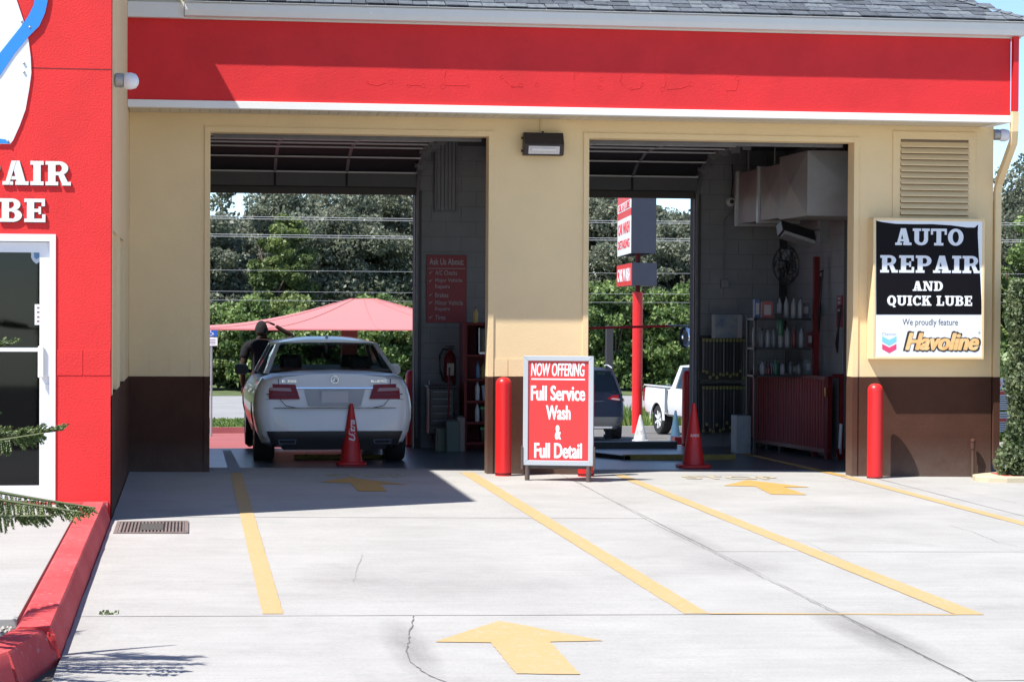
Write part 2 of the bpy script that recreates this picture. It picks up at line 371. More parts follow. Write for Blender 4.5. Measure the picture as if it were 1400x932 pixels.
# driveway slabs
dr = Thing('driveway', (3, 14, 0), kind='structure')
SX = [-.655, 3.93, 7.5, 11.2, 15]; SY = [3, 6.6, 10.42, 12.78, 16.15, 18.72, D]
def dj(xb, y): return (-.08+(y-10.4)*.0118) if xb == 3.93 else 0
for j in range(len(SY)-1):
    for i in range(len(SX)-1):
        g = .004; x0, x1, y0, y1 = SX[i]+g, SX[i+1]-g, SY[j]+g, SY[j+1]-g
        m2 = MB(); nx, ny = 10, 8
        jit = lambda: random.uniform(-.0025, .0025)
        top = [(x0+(x1-x0)*a/nx+(jit() if 0 < a < nx else random.uniform(-.003, .003)), y0+(y1-y0)*b/ny+(0 if 0 < b < ny else random.uniform(-.003, .003)), 0) for b in range(ny+1) for a in range(nx+1)]
        top = [(x+(x-x0)/(x1-x0)*dj(SX[i+1], y)+(x1-x)/(x1-x0)*dj(SX[i], y), y, 0) for x, y, _ in top]
        top = [(x, y, gz(x, y)+(j*3+i) % 2*.0012) for x, y, _ in top]
        fs = [(b*(nx+1)+a, b*(nx+1)+a+1, (b+1)*(nx+1)+a+1, (b+1)*(nx+1)+a) for b in range(ny) for a in range(nx)]
        m2.add(top, fs)
        cs4 = [(x0+dj(SX[i], y0), y0), (x1+dj(SX[i+1], y0), y0), (x1+dj(SX[i+1], y1), y1), (x0+dj(SX[i], y1), y1)]
        m2.hexa([(x, y, gz(x, y)-.06) for x, y in cs4], [(x, y, gz(x, y)-.004) for x, y in cs4])
        dr.part('concrete_slab', m2, conc)
def crack(pts, wd):
    g = [G(*p) for p in pts]; m2 = MB(); prev = None
    fine = []
    for a, b in zip(g, g[1:]):
        k = max(2, int((b-a).length/.06))
        for i in range(k): fine.append(a.lerp(b, i/k)+Vector((random.uniform(-1, 1), random.uniform(-1, 1), 0))*.007)
    fine.append(g[-1])
    for a, b in zip(fine, fine[1:]):
        d = (b-a); 
        if d.length < 1e-5: continue
        s_ = Vector((-d.y, d.x, 0)).normalized()*wd*random.uniform(.5, 1.4)
        q = [a-s_, a+s_, b+s_, b-s_]
        m2.add([(p.x, p.y, gz(p.x, p.y)+.004) for p in q], [(0, 1, 2, 3)])
    return m2
crm = mat('crack_dirt', (.17, .165, .16), .95, var=.3, scale=20)
dr.part('crack', crack([(566, 842), (560, 868), (556, 888), (562, 905), (580, 920), (614, 934)], .0035), crm)
dr.part('crack', crack([(496, 758), (487, 780), (484, 796)], .0012), crm)
dr.part('crack', crack([(970, 720), (1100, 740), (1160, 768)], .001), crm)
dr.part('crack', crack([(783, 655), (830, 681), (895, 716), (960, 748), (1040, 788), (1135, 835), (1240, 886), (1335, 934)], .0022), crm)
dr.part('crack', crack([(1236, 667), (1293, 667), (1345, 678), (1402, 691)], .0012), crm); dr.part('crack', crack([(1296, 718), (1330, 727), (1364, 741), (1402, 749)], .0018), crm); dr.part('crack', crack([(1025, 641), (1180, 646)], .001), crm) if False else None
def stain(name, cx, cy, rx, ry, rot, amt):
    m = bpy.data.materials.new('grime_film'); m.use_nodes = True; t = m.node_tree; b = t.nodes['Principled BSDF']; b.inputs['Base Color'].default_value = (.20, .19, .18, 1); b.inputs['Roughness'].default_value = .9
    tc = t.nodes.new('ShaderNodeTexCoord'); ln = t.nodes.new('ShaderNodeVectorMath'); ln.operation = 'LENGTH'; t.links.new(tc.outputs['Object'], ln.inputs[0])
    n = t.nodes.new('ShaderNodeTexNoise'); n.inputs['Scale'].default_value = 3; n.inputs['Detail'].default_value = 8; n.inputs['Roughness'].default_value = .75; t.links.new(tc.outputs['Object'], n.inputs['Vector'])
    mr = t.nodes.new('ShaderNodeMapRange'); mr.inputs['From Min'].default_value = .1; mr.inputs['From Max'].default_value = 1; mr.inputs['To Min'].default_value = 1; mr.inputs['To Max'].default_value = 0; t.links.new(ln.outputs['Value'], mr.inputs['Value'])
    k = t.nodes.new('ShaderNodeMath'); k.operation = 'MULTIPLY'; t.links.new(mr.outputs[0], k.inputs[0]); t.links.new(n.outputs['Fac'], k.inputs[1])
    k2 = t.nodes.new('ShaderNodeMath'); k2.operation = 'MULTIPLY'; k2.use_clamp = True; k2.inputs[1].default_value = amt; t.links.new(k.outputs[0], k2.inputs[0]); t.links.new(k2.outputs[0], b.inputs['Alpha'])
    mb = MB(); mb.add([(math.cos(a), math.sin(a), 0) for a in [i*math.pi/16 for i in range(32)]], [tuple(range(32))])
    o = link(name, mb.mesh(name, m), dr.o, (cx-3, cy-14, gz(cx, cy)+.0062)); o.scale = (rx, ry, 1); o.rotation_euler = (0, math.atan(.012), rot)
for px, pyy, rx, ry, rot, amt in ((560, 885, .15, 1.2, 0, .55), (1195, 868, .22, 1.2, .02, .7), (940, 735, .16, 1.3, 0, .3), (1010, 775, .5, .9, 0, .25), (640, 800, .8, 1.2, 0, .22), (250, 700, .5, .5, 0, .3), (480, 790, .4, .9, 0, .25), (1150, 700, .8, .8, 0, .22)):
    g_ = G(px, pyy); stain('grime_patch', g_.x, g_.y, rx, ry, rot, amt)
# bay floor, back aprons, lot, road
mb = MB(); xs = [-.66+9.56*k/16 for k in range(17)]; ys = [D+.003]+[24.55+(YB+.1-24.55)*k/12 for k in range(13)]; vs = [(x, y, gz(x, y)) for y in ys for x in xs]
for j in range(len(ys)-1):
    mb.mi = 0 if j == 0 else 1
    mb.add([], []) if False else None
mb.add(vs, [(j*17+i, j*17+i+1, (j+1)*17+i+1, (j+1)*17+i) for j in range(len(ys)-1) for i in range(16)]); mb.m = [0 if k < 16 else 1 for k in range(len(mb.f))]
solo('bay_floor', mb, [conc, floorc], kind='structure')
def strip(name, x0, x1, ys, m, dz=-.01):
    mb = MB(); vs = [(x, y, gz(x, y)+dz) for y in ys for x in (x0, x1)]
    mb.add(vs, [(j*2, j*2+1, j*2+3, j*2+2) for j in range(len(ys)-1)]); return solo(name, mb, m, kind='structure')
strip('red_apron', -30, 3.9, [YB+.1, 36, 43, 50, 60], redfl)
strip('pale_apron', 3.9, 30, [YB+.1, 36, 44], conc)
strip('back_lot', 3.9, 60, [44, 50, 60], asph)
strip('grass_bank', -60, 100, [60.15, 64, 69], mat('bank_soil', (.10, .13, .04), .95, var=.4, scale=2), dz=.10)
strip('road', -200, 300, [69, 88], roadc, dz=.02)
strip('far_verge', -200, 300, [88, 100, 190], mat('verge', (.09, .12, .04), .95, var=.4, scale=1), dz=.03)
mb = MB()
mb.box(-60, 9, 60, 60.15, gz(0, 60)-.1, gz(0, 60)+.15, 0); mb.box(9, 80, 60, 60.15, gz(0, 60)-.1, gz(0, 60)+.15, 1)
solo('back_curb', mb, [redfl, conc], kind='structure')
def marking(name, pts): return solo(name, sheet(frayed(pts), .004), yelf if min(p[1] for p in pts) > 19 else yel, kind='structure')
def frayed(pts):
    out = []
    for (xa, ya), (xb, yb_) in zip(pts, pts[1:]+pts[:1]):
        L = math.hypot(xb-xa, yb_-ya); k = max(1, int(L/.05)); nx, ny = -(yb_-ya)/L, (xb-xa)/L
        for i in range(k):
            j = random.uniform(-.004, .004) if i else 0; t = i/k; out.append((xa+(xb-xa)*t+nx*j, ya+(yb_-ya)*t+ny*j))
    return out
def gpts(l): return [tuple(G(*p)[:2]) for p in l]
marking('lane_line', [(.415, 12.85), (.535, 12.85), (.535, 23.6), (.415, 23.6)])
solo('lane_line', sheet([(.40, 23.62), (.55, 23.62), (.50, 28.2), (.40, 28.2)], .006), mat('worn_floor_line', (.26, .27, .28), .6, var=.2, scale=8), kind='structure')
marking('lane_line', [(2.92, 12.80), (3.07, 12.80), (3.07, 23.9), (2.92, 23.9)])
marking('lane_line', [(4.58, 12.72), (4.76, 12.72), (4.71, 23.7), (4.59, 23.7)])
marking('lane_line', [(7.15, 14.6), (7.28, 14.6), (7.28, 23.65), (7.15, 23.65)])
marking('lane_line', [(7.15, 23.72), (7.27, 23.72), (7.02, 28), (6.90, 28)])
marking('lane_line', [(3.072, 12.79), (4.577, 12.71), (4.577, 12.76), (3.072, 12.84)])
for l in ([(594.6, 877.5), (682, 848.5), (825, 876), (752, 877.5), (793, 922), (706, 921), (671, 878.5)],
          [(x/2.8+900, y/2.8+620) for x, y in [(250, 123), (340, 101), (580, 129), (482, 129), (568, 158), (432, 156), (372, 126)]],
          [(x/2.8+400, y/2.8+640) for x, y in [(105, 53), (215, 35), (440, 63), (335, 61), (362, 89), (252, 88), (222, 57)]]):
    marking('arrow_marking', gpts(l))
for x0, x1 in ((1.42, 2.28), (5.30, 6.36)):
    t = MB(); text_mb('STOP', x1-x0, .42, None, .002, .02, fn=lambda u, v, d, x0=x0: (x0+u, 23.12+v, gz(x0+u, 23.12+v)+.004+d), mb=t)
    solo('stop_lettering', t, yelw, kind='structure')
# patch of fresh cement
pm = mat('cement_patch', (.425, .42, .408), .85, var=.05, scale=5)
pp = [(735+48*math.cos(a), 771+7*math.sin(a)+4*math.cos(a)) for a in [i*math.pi/10 for i in range(20)]]
# drain grate
gx0, gx1 = -.60, -.02; gy0, gy1 = 17.35, 18.28
g = Thing('drain_grate', (-.3, 17.8, gz(-.3, 17.8)), 'rusty slotted drain grate set in the concrete beside the red curb', 'drain grate')
mb = MB()
z = gz(-.3, 17.8)+.004
for b in ((gx0, gx1, gy0, gy0+.05), (gx0, gx1, gy1-.05, gy1), (gx0, gx0+.03, gy0+.05, gy1-.05), (gx1-.03, gx1, gy0+.05, gy1-.05)): mb.box(b[0], b[1], b[2], b[3], z-.03, z+.006)
rust = mat('rusty_iron', (.17, .13, .12), .8, var=.25, scale=8); g.part('frame', mb, rust)
mb = MB(); mb.box(gx0+.03, gx1-.03, gy0+.05, gy1-.05, z-.02, z-.001); g.part('pit', mb, dark)
bar = None
for k in range(19):
    x = gx0+.045+k*.0275; mb = MB(); mb.box(x-.007, x+.007, gy0+.05, gy1-.05, z-.0008, z+.004)
    g.part('bar', mb, rust)
mb = MB(); mb.box(-.40, -.22, gy0+.2, gy1-.2, z+.0042, z+.0065); g.part('cover_plate', mb, mat('grate_plate', (.07, .065, .06), .7))
# sidewalk and curb on the left
sw = Thing('sidewalk', (-2, 15, 0), kind='structure')
for y0, y1 in ((11.75, 13.3), (13.3, 15.2), (15.2, 17.1), (17.1, 18.38)):
    for x0, x1 in ((-2.6, -.897), (-4.4, -2.6)):
        mb = MB(); mb.box(x0+.004, x1-.004, y0+.004, y1-.004, -.1, .148); sw.part('sidewalk_slab', mb, walkc, bevel=.004)
cb = Thing('curb', (-.78, 14, 0), kind='structure')
curbm = worn('red_curb_paint', (.52, .035, .038), (.66, .09, .09), (.42, .30, .28), .58, .68)
def curbseg(a, b, w=.225, chip=None):
    a = Vector(a); b = Vector(b); d = (b-a).normalized(); nn = Vector((-d.y, d.x))     # a->b, left normal
    rings = []
    k = 8
    for i in range(k+1):
        p = a.lerp(b, i/k); j = [random.uniform(-.004, .004) for _ in range(4)]
        c = .0
        if chip and i == chip: c = .05
        z0 = -.05
        rings.append([(p.x, p.y, z0), (p.x+nn.x*.0, p.y+nn.y*.0, .02), (p.x+nn.x*(.042+j[0]), p.y+nn.y*(.042+j[0]), .148-c+j[1]), (p.x+nn.x*.056, p.y+nn.y*.056, .166-c+j[1]),
                      (p.x+nn.x*(w-.02), p.y+nn.y*(w-.02), .168-c+j[2]), (p.x+nn.x*w, p.y+nn.y*w, .15-c), (p.x+nn.x*w, p.y+nn.y*w, z0)])
    return MB().loft(rings)
cb.part('curb_segment', curbseg((-.66, 16.3), (-.66, 18.38)), curbm, smooth=28)
cb.part('curb_segment', curbseg((-.655, 11.35), (-.66, 16.28)), curbm, smooth=28)
cb.part('curb_segment', curbseg((-.80, 10.55), (-.665, 11.30), chip=8), curbm, smooth=28)
cb.part('curb_segment', curbseg((-1.35, 9.2), (-.81, 10.5)), curbm, smooth=28)
cb.part('curb_segment', curbseg((-2.6, 7.6), (-1.36, 9.17)), curbm, smooth=28)
mb = MB()   # broken rubble in the curb joint
for k in range(60):
    t_ = random.random(); x = -.70-.16*t_+random.uniform(-.02, .02); y = 11.28+random.uniform(-.05, .06)-.12*t_; s_ = random.uniform(.008, .022); zz = random.uniform(.03, .15)
    mb.hexa([(x-s_, y-s_, zz-s_), (x+s_, y-s_*.7, zz-s_), (x+s_*.6, y+s_, zz-s_), (x-s_, y+s_, zz-s_)], [(x-s_*.5, y-s_*.6, zz+s_), (x+s_*.6, y-s_*.4, zz+s_*.8), (x+s_*.5, y+s_*.7, zz+s_), (x-s_*.6, y+s_*.5, zz+s_)])
cb.part('rubble', mb, curbm, kind='stuff')
mb = MB(); mb.add([(-9, 3, .09), (-3, 6.8, .09), (-1.6, 9, .09), (-.98, 10.6, .09), (-.90, 11.4, .09), (-.905, 11.74, .09), (-9, 11.74, .09)], [tuple(range(7))])
solo('planting_bed', mb, mat('mulch', (.13, .105, .085), .95, var=.5, scale=25, bump=1, bscale=40), kind='structure')
mb = MB()
for k in range(9000):
    x = random.uniform(-2.4, -.92); y = random.uniform(9.4, 11.72)
    if x > -.98-(11-y)*.5 and y < 10.9: continue
    s_ = random.uniform(.006, .02); zz = .09+random.random()*.02
    mb.add([(x-s_, y, zz), (x+s_*.5, y-s_, zz+s_*.3), (x+s_, y+s_*.6, zz), (x, y, zz+s_)], [(0, 1, 3), (1, 2, 3), (2, 0, 3)])
solo('gravel', mb, mat('gravel_chips', (.25, .23, .2), .9, col2=(.5, .48, .42), scale=40), 'grey gravel chips covering the planting bed behind the red curb', 'gravel', kind='stuff')
# ================================================================== SERVICE BUILDING
sb = Thing('service_building', (4, D, 0), 'cream auto service building with a red fascia and two open drive-through bays', 'building')
X0, X1 = -.66, 8.93; YI = D+.22; BT = 1.025; LT = 3.64
mb = MB()
for a, b in ((X0, .19), (3.2, 4.3), (7.31, X1)):
    mb.box(a, b, D, YI, -.2, BT, 1); mb.box(a, b, D+.003, YI, BT, LT, 0)
mb.box(X0, X1, D+.003, YI, LT, 4.1, 0)
fw = sb.part('front_wall', mb, [cream, brown])
bm_ = MB(); bm_.box(-.102, .102, -.004, .01, .003, .197); blk = bm_.mesh('block', cream)
for a, b in ((X0, .19), (3.2, 4.3)):
    n = round((b-a)/.213); s_ = (b-a)/n
    for k in range(n):
        o = link('block', blk, fw, (a+s_*(k+.5)-4, .0015, BT)); o.scale = (s_/.213, 1, 1)
# reveal trims round the openings
for a, b in ((.19, 3.2), (4.3, 7.31)):
    mb = MB(); t = .055; y0, y1 = D-.012, D+.10
    e = .004; y1 = YI+.004; mb.box(a-t, a+e, y0, y1, BT, LT+t, 0); mb.box(b-e, b+t, y0, y1, BT, LT+t, 0); mb.box(a+e, b-e, y0+.002, y1, LT-e, LT+t-.002, 0)
    mb.box(a-t, a+e, y0, y1, -.1, BT, 1); mb.box(b-e, b+t, y0, y1, -.1, BT, 1)
    sb.part('opening_trim', mb, [cream, brown])
# side, back and inner walls
mb = MB()
mb.box(X1-.2, X1, YI, YB+.2, -.3, BT, 1); mb.box(X1-.2, X1, YI, YB+.2, BT, 4.1, 0)
mb.box(X0, X0+.2, YI, YB+.2, -.3, 4.1, 0)
sb.part('side_wall', mb, [cream, brown])
mb = MB(); yb = YB+.012
for a, b in ((X0+.2, .16), (2.9, 4.02), (6.66, X1-.2)): mb.box(a, b, yb, YB+.2, -.3, 4.1)
mb.box(X0+.2, X1-.2, yb+.002, YB+.2, 3.27, 4.1); mb.box(7.962, 8.1, YI, yb, -.3, 4.1)
bw = sb.part('inner_wall', mb, mat('wall_joint', (.10, .10, .10), .9))
bm_ = MB(); bm_.box(-.198, .198, -.012, .0, -.098, .098); b_full = bm_.mesh('block', cmu)
def blocks(org, ax, length, z0, z1, rot):
    r_ = 0; z = z0
    while z+.1 < z1:
        x = -.2 if r_ % 2 else 0.0
        while x < length-.02:
            a = max(x, 0); b = min(x+.4, length)
            if b-a > .05:
                c_ = (a+b)/2
                o = link('block', b_full, bw, Vector((org[0]+ax[0]*c_, org[1]+ax[1]*c_, z+.1))-Vector((4, D, 0)))
                o.rotation_euler = (0, 0, rot); o.scale = ((b-a-.004)/.396, 1, 1)
            x += .4
        z += .2; r_ += 1
blocks((2.92, yb), (1, 0), 1.05, -.1, 3.9, 0)
blocks((6.68, yb), (1, 0), 1.26, -.1, 3.9, 0)
blocks((7.962, 26.2), (0, 1), 2.6, -.1, 3.9, R(-90))
# ceiling and roof
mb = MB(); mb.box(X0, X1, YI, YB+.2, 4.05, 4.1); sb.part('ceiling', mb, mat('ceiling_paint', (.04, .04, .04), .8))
# fascia box
YF = 23.02; fx1 = 8.86
mb = MB(); mb.box(X0, fx1, YF, D-.02, 3.905, 4.745); fa = sb.part('fascia', mb, redf)
# ghost of removed lettering: blobs of old adhesive under the paint
mb = MB(); gl = {'O': [(0,.0),(0,.35),(.05,.1),(.35,0),(.3,.36),(.12,-.03),(.2,-.04)], 'I': [(0,0),(.1,0),(.2,0),(.1,.3),(0,.36)], 'L': [(0,0),(.05,.02),(.15,0),(.25,0),(.33,0),(.33,.1),(.05,.2),(.05,.36)]}
def tor(cx, cz, r):
    mb.tube([(cx+r*math.cos(a), YF-.0005, cz+r*math.sin(a)) for a in [i*math.pi/5 for i in range(10+1)]], .0018, 4, False)
P0 = lambda px, py: P(px, py, YF)
for px, py in [(491, 91), (502, 113), (534, 112), (546, 91), (558, 117), (578, 117), (605, 118), (612, 92), (640, 117), (639, 105), (686, 105), (700, 118), (712, 117), (734, 116), (737, 93),
               (784, 123), (790, 101), (820, 120), (822, 108), (844, 96), (862, 122), (878, 115), (905, 122), (912, 98), (944, 115), (930, 98), (976, 96), (1008, 107)]:
    p = P0(px, py); tor(p.x, p.z, random.uniform(.012, .026))
for a, b, c_ in [((505,115),(516,117),(528,113)), ((560,117),(568,116),(575,117)), ((608,116),(622,117),(638,117)), ((610,96),(607,106),(609,114)), ((690,110),(700,119),(715,118)),
                 ((786,96),(784,108),(788,118)), ((850,98),(848,112),(856,121)), ((862,122),(874,121),(879,113)), ((908,96),(910,110),(908,120)), ((912,122),(930,121),(941,117)), ((974,96),(990,94),(998,104)), ((992,124),(1006,123),(1010,108))]:
    mb.tube([P0(*a)+Vector((0, -.001, 0)), P0(*b)+Vector((0, -.001, 0)), P0(*c_)+Vector((0, -.001, 0))], .002, 5)
sb.part('paint_ridge', mb, redf, parent=fa, smooth=60)
mb = MB(); mb.box(X0, fx1+.01, YF-.02, YF+.10, 3.828, 3.905); mb.box(fx1-.1, fx1+.01, YF+.10, D+.1, 3.828, 3.905); sb.part('fascia_trim', mb, white, bevel=.004)
# soffit boards
sm = MB(); sm.box(-.0485, .0485, 0, .575, 0, .006); sm.box(-.0555, -.0515, .0, .575, .004, .010)
sm.v = sm.v; bm_ = sm.mesh('soffit_board', vinyl)
holes = MB(); n = 0; x = X0+.06
while x < fx1-.12 and n < 90:
    link('soffit_board', bm_, sb.o, (x-4, YF+.10-D, 3.835)); x += .1045; n += 1
mb = MB(); mb.box(X0, fx1-.1, YF+.1, D-.001, 3.848, 3.86); sb.part('soffit_backing', mb, dark)
# eaves: gutter and fascia board
mb = MB(); yg = YF-.17
prof = [(yg+.02, 4.765), (yg, 4.82), (yg-.005, 4.885), (yg+.01, 4.90), (yg+.02, 4.90), (yg+.02, 4.885), (YF-.005, 4.885), (YF-.005, 4.765)]
mb.loft([[(x, y, z) for y, z in prof] for x in (-.08, 8.98)]); sb.part('gutter', mb, gutm)
mb = MB(); mb.box(X0, -.085, YF-.10, YF-.004, 4.745, 4.90); mb.box(fx1, 8.975, YF-.004, YB, 4.75, 4.88); mb.box(X0, fx1-.001, YF-.003, D+.3, 4.747, 4.765); sb.part('eave_board', mb, gutm)
mb = MB(); mb.box(-.085, 8.985, yg-.02, yg+.06, 4.903, 4.912); sb.part('drip_edge', mb, white)
# return wall at the left of the roof
mb = MB(); mb.box(X0, -.10, YF-.05, D+1.2, 4.905, 6.4); mb.box(-.10, -.085, YF-.06, D+1.2, 4.905, 6.3)
sb.part('roof_return', mb, mat('return_siding', (.55, .50, .40), .7, var=.04))
# roof with shingles
PITCH = .464; YE = yg-.03; ZE = 4.915
rl = math.sqrt(1+PITCH**2); sdir = Vector((0, 1/rl, PITCH/rl)); snor = Vector((0, -PITCH/rl, 1/rl))
XR = 9.06
mb = MB(); ht = 6.0; A_ = lambda x, s_: Vector((x, YE, ZE))+sdir*s_
rdY = (XR+.1)/2
pk = (XR-.085)/2
ap = Vector(((XR-.08)/2+.2, YE+pk, ZE+pk*PITCH))
mb.add([(-.08, YE+.02, ZE-.012), (XR-.02, YE+.02, ZE-.012), tuple(ap-Vector((0, 0, .012))), (-.08, YE+pk, ZE+pk*PITCH-.012), (-.08, YE+2*pk, ZE-.012), (XR, YE+2*pk, ZE-.012)], [(0, 1, 2, 3), (1, 5, 2), (3, 2, 5, 4)])
shm = [mat('shingle_slate', (.105, .12, .14), .9, var=.3, scale=18, bump=.6, bscale=150), mat('shingle_pale', (.14, .158, .175), .9, var=.3, scale=18, bump=.6, bscale=150), mat('shingle_dark', (.075, .085, .10), .9, var=.35, scale=18, bump=.6, bscale=150)]
rf = sb.part('roof', mb, shm[2])
sh_meshes = []
for mm in shm:
    for wd in (.15, .19, .24):
        m3 = MB(); m3.hexa([(-wd/2+.004, 0, 0), (wd/2-.004, 0, 0), (wd/2-.004, .17, 0), (-wd/2+.004, .17, 0)], [(-wd/2+.004, 0, .012), (wd/2-.004, 0, .012), (wd/2-.004, .17, .003), (-wd/2+.004, .17, .003)])
        sh_meshes.append((wd, m3.mesh('shingle', mm)))
rest = MB(); cnt = 0; tilt = math.atan(PITCH)
for row in range(34):
    s_ = row*.137; x = -.08-random.random()*.1; xe = XR-(s_/rl)+.02
    while x < xe-.05:
        wd, me = random.choice(sh_meshes); c_ = A_(x+wd/2, s_)+snor*(.004+random.choice((0, .003, .006)))
        if x > -.2 and x+wd < xe+.05:
            if cnt < 295:
                o = link('shingle', me, rf, c_-Vector((4, D, 0))); o.rotation_euler = (tilt, 0, 0); cnt += 1
            else:
                a = A_(x+.004, s_)+snor*.01; b = A_(x+wd-.004, s_)+snor*.01
                q = sdir*.15; rest.mi = random.choice((0, 0, 1, 1, 2)); e_ = snor*.012
                rest.add([a-e_, b-e_, b, a, b+q-e_*.5, a+q-e_*.5], [(0, 1, 2, 3), (3, 2, 4, 5)])
        x += wd
sb.part('shingle_field', rest, shm, parent=rf, kind='stuff')
hip = MB(); a = Vector((XR, YE+.02, ZE)); d_ = (ap-a); L = d_.length; d_.normalize()
for k in range(22):
    p = a+d_*(k*.14); q = p+d_*.2
    side = Vector((.7, .7, 0))*.09
    hip.add([p-side*1.0+Vector((-.02, -.02, .0)), p+Vector((0, 0, .03)), p+side, q-side, q+Vector((0, 0, .018)), q+side], [(0, 1, 4, 3), (1, 2, 5, 4)])
sb.part('hip_cap', hip, shm[1], parent=rf)
# downspout: down the fascia end, back to the wall, down to the ground
def rect_path(pts, w, d, mats_z=None):
    mb = MB(); pts = [Vector(p) for p in pts]; rings = []
    for i, p in enumerate(pts):
        t = (pts[min(i+1, len(pts)-1)]-pts[max(i-1, 0)]).normalized(); a = Vector((1, 0, 0)); b = t.cross(a).normalized()
        a = b.cross(t).normalized()
        rings.append([p+a*w+b*d, p-a*w+b*d, p-a*w-b*d, p+a*w-b*d])
    return mb.loft(rings)
xd = 8.905; ds = rect_path([(xd, YF-.02, 4.80), (xd-.005, YF-.03, 4.62), (xd-.005, YF-.03, 3.95)], .03, .035)
ds.v = ds.v; o1 = sb.part('downspout', ds, redp)
sb.part('downspout', rect_path([(xd-.005, YF-.03, 3.948), (xd-.005, YF-.02, 3.74), (xd+.02, YF+.06, 3.63), (xd+.075, D-.05, 3.22), (xd+.075, D, 3.10), (xd+.075, D, BT)], .035, .04), cream)
sb.part('downspout', rect_path([(xd+.075, D, BT-.001), (xd+.075, D, .10), (xd+.09, D-.03, .03), (xd+.12, D-.28, -.02)], .036, .041), brown)
mb = MB(); mb.box(xd+.03, xd+.20, D-.50, D-.22, gz(9, D)-.01, .10); sb.part('downspout_shoe', mb, brown, bevel=.02)
# louvred vent
vt = P(1231, 190, D).x; vr = P(1324, 190, D).x; vz1 = P(1277, 191, D).z; vz0 = 2.66
mb = MB(); f_ = .085
mb.box(vt-f_, vt, D-.012, D+.01, vz0, vz1+f_); mb.box(vr, vr+f_, D-.012, D+.01, vz0, vz1+f_); mb.box(vt, vr, D-.011, D+.01, vz1, vz1+f_)
ven = sb.part('vent', mb, cream)
mb = MB(); mb.box(vt, vr, D-.001, D+.002, vz0, vz1); sb.part('vent_backing', mb, mat('vent_shade', (.20, .14, .09), .9), parent=ven)
k = 0; zz = vz1-.035
while zz > vz0:
    mb = MB(); mb.hexa([(vt, D-.045, zz-.055), (vr, D-.045, zz-.055), (vr, D-.001, zz-.005), (vt, D-.001, zz-.005)], [(vt, D-.045, zz-.045), (vr, D-.045, zz-.045), (vr, D-.001, zz+.005), (vt, D-.001, zz+.005)])
    sb.part('slat', mb, cream, parent=ven); zz -= .0685
# overhead doors rolled up inside
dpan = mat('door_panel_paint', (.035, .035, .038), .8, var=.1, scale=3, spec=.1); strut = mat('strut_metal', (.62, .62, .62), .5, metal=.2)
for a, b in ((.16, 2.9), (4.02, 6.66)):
    dpl = mat('door_panel_lit_paint', (.10, .10, .105), .6, var=.1, scale=3)  # lowest panel: its brighter light put into a paler copy of the paint
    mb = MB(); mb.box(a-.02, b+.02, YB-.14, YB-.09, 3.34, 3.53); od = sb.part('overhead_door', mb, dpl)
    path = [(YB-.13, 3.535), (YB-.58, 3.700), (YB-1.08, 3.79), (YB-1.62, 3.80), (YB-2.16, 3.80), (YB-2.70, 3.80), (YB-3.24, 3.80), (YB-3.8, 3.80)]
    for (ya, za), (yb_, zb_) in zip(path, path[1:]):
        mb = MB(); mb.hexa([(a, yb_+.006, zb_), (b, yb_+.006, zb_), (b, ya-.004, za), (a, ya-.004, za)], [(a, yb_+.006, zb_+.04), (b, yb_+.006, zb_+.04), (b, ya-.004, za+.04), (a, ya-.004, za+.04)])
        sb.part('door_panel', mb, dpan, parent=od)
        mb = MB(); mb.box(a-.02, b+.02, ya-.05, ya-.01, za-.022, za-.004); sb.part('strut', mb, strut, parent=od)
        mb = MB(); zm = (za+zb_)/2; ym = (ya+yb_)/2
        for q in (.33, .67): x = a+(b-a)*q; mb.hexa([(x-.02, yb_+.05, zb_-.012), (x+.02, yb_+.05, zb_-.012), (x+.02, ya-.06, za-.014), (x-.02, ya-.06, za-.014)], [(x-.02, yb_+.05, zb_-.002), (x+.02, yb_+.05, zb_-.002), (x+.02, ya-.06, za-.002), (x-.02, ya-.06, za-.002)])
        sb.part('hinge_stile', mb, dsteel, parent=od)
    mb = MB()
    for q in (.33, .67): x = a+(b-a)*q; mb.box(x-.015, x+.015, YB-.15, YB-.141, 3.34, 3.53)
    sb.part('hinge_stile', mb, dpan, parent=od)
    mb = MB()
    for x in (a-.035, b+.035):
        mb.tube([(x, YB-.06, .05), (x, YB-.06, 3.25), (x, YB-.18, 3.50), (x, YB-.6, 3.70), (x, YB-1.1, 3.79), (x, YI+.3, 3.81)], .024, 6)
    sb.part('door_track', mb, dsteel, parent=od)
    for k in range(5):
        mb = MB(); y1 = YB-.45-k*.55; zk = lerp_tab([(YB-5, 3.80), (YB-1.1, 3.79), (YB-.6, 3.70), (YB-.18, 3.50)], y1)-.02; mb.box(b+.0, b+.10, y1, y1+.05, zk-.06, zk+.14); mb.tube([(b-.04, y1+.03, zk), (b+.08, y1+.03, zk)], .03, 8)
        sb.part('roller_bracket', mb, dsteel, parent=od)
    mb = MB(); mb.box(b+.0, b+.09, YB-.055, YB+.012, -.1, 3.30); mb.box(a-.09, a, YB-.055, YB+.012, -.1, 3.30); mb.box(a, b, YB-.03, YB+.01, 3.24, 3.33); sb.part('door_jamb', mb, mat('dark_jamb', (.06, .05, .048), .6), parent=od)
# front doors' bottom rail and torsion bar just inside the lintels
for a, b in ((.19, 3.2), (4.3, 7.31)):
    mb = MB(); mb.box(a+.03, b-.05, YI+.06, YI+.12, 3.60, 3.72); mb.tube([(a, YI+.9, 3.86), (b+.3, YI+.9, 3.86)], .03, 8); mb.tube([(a+.8, YI+.9, 3.86), (b-.6, YI+.9, 3.86)], .055, 8)
    sb.part('torsion_bar', mb, dsteel)
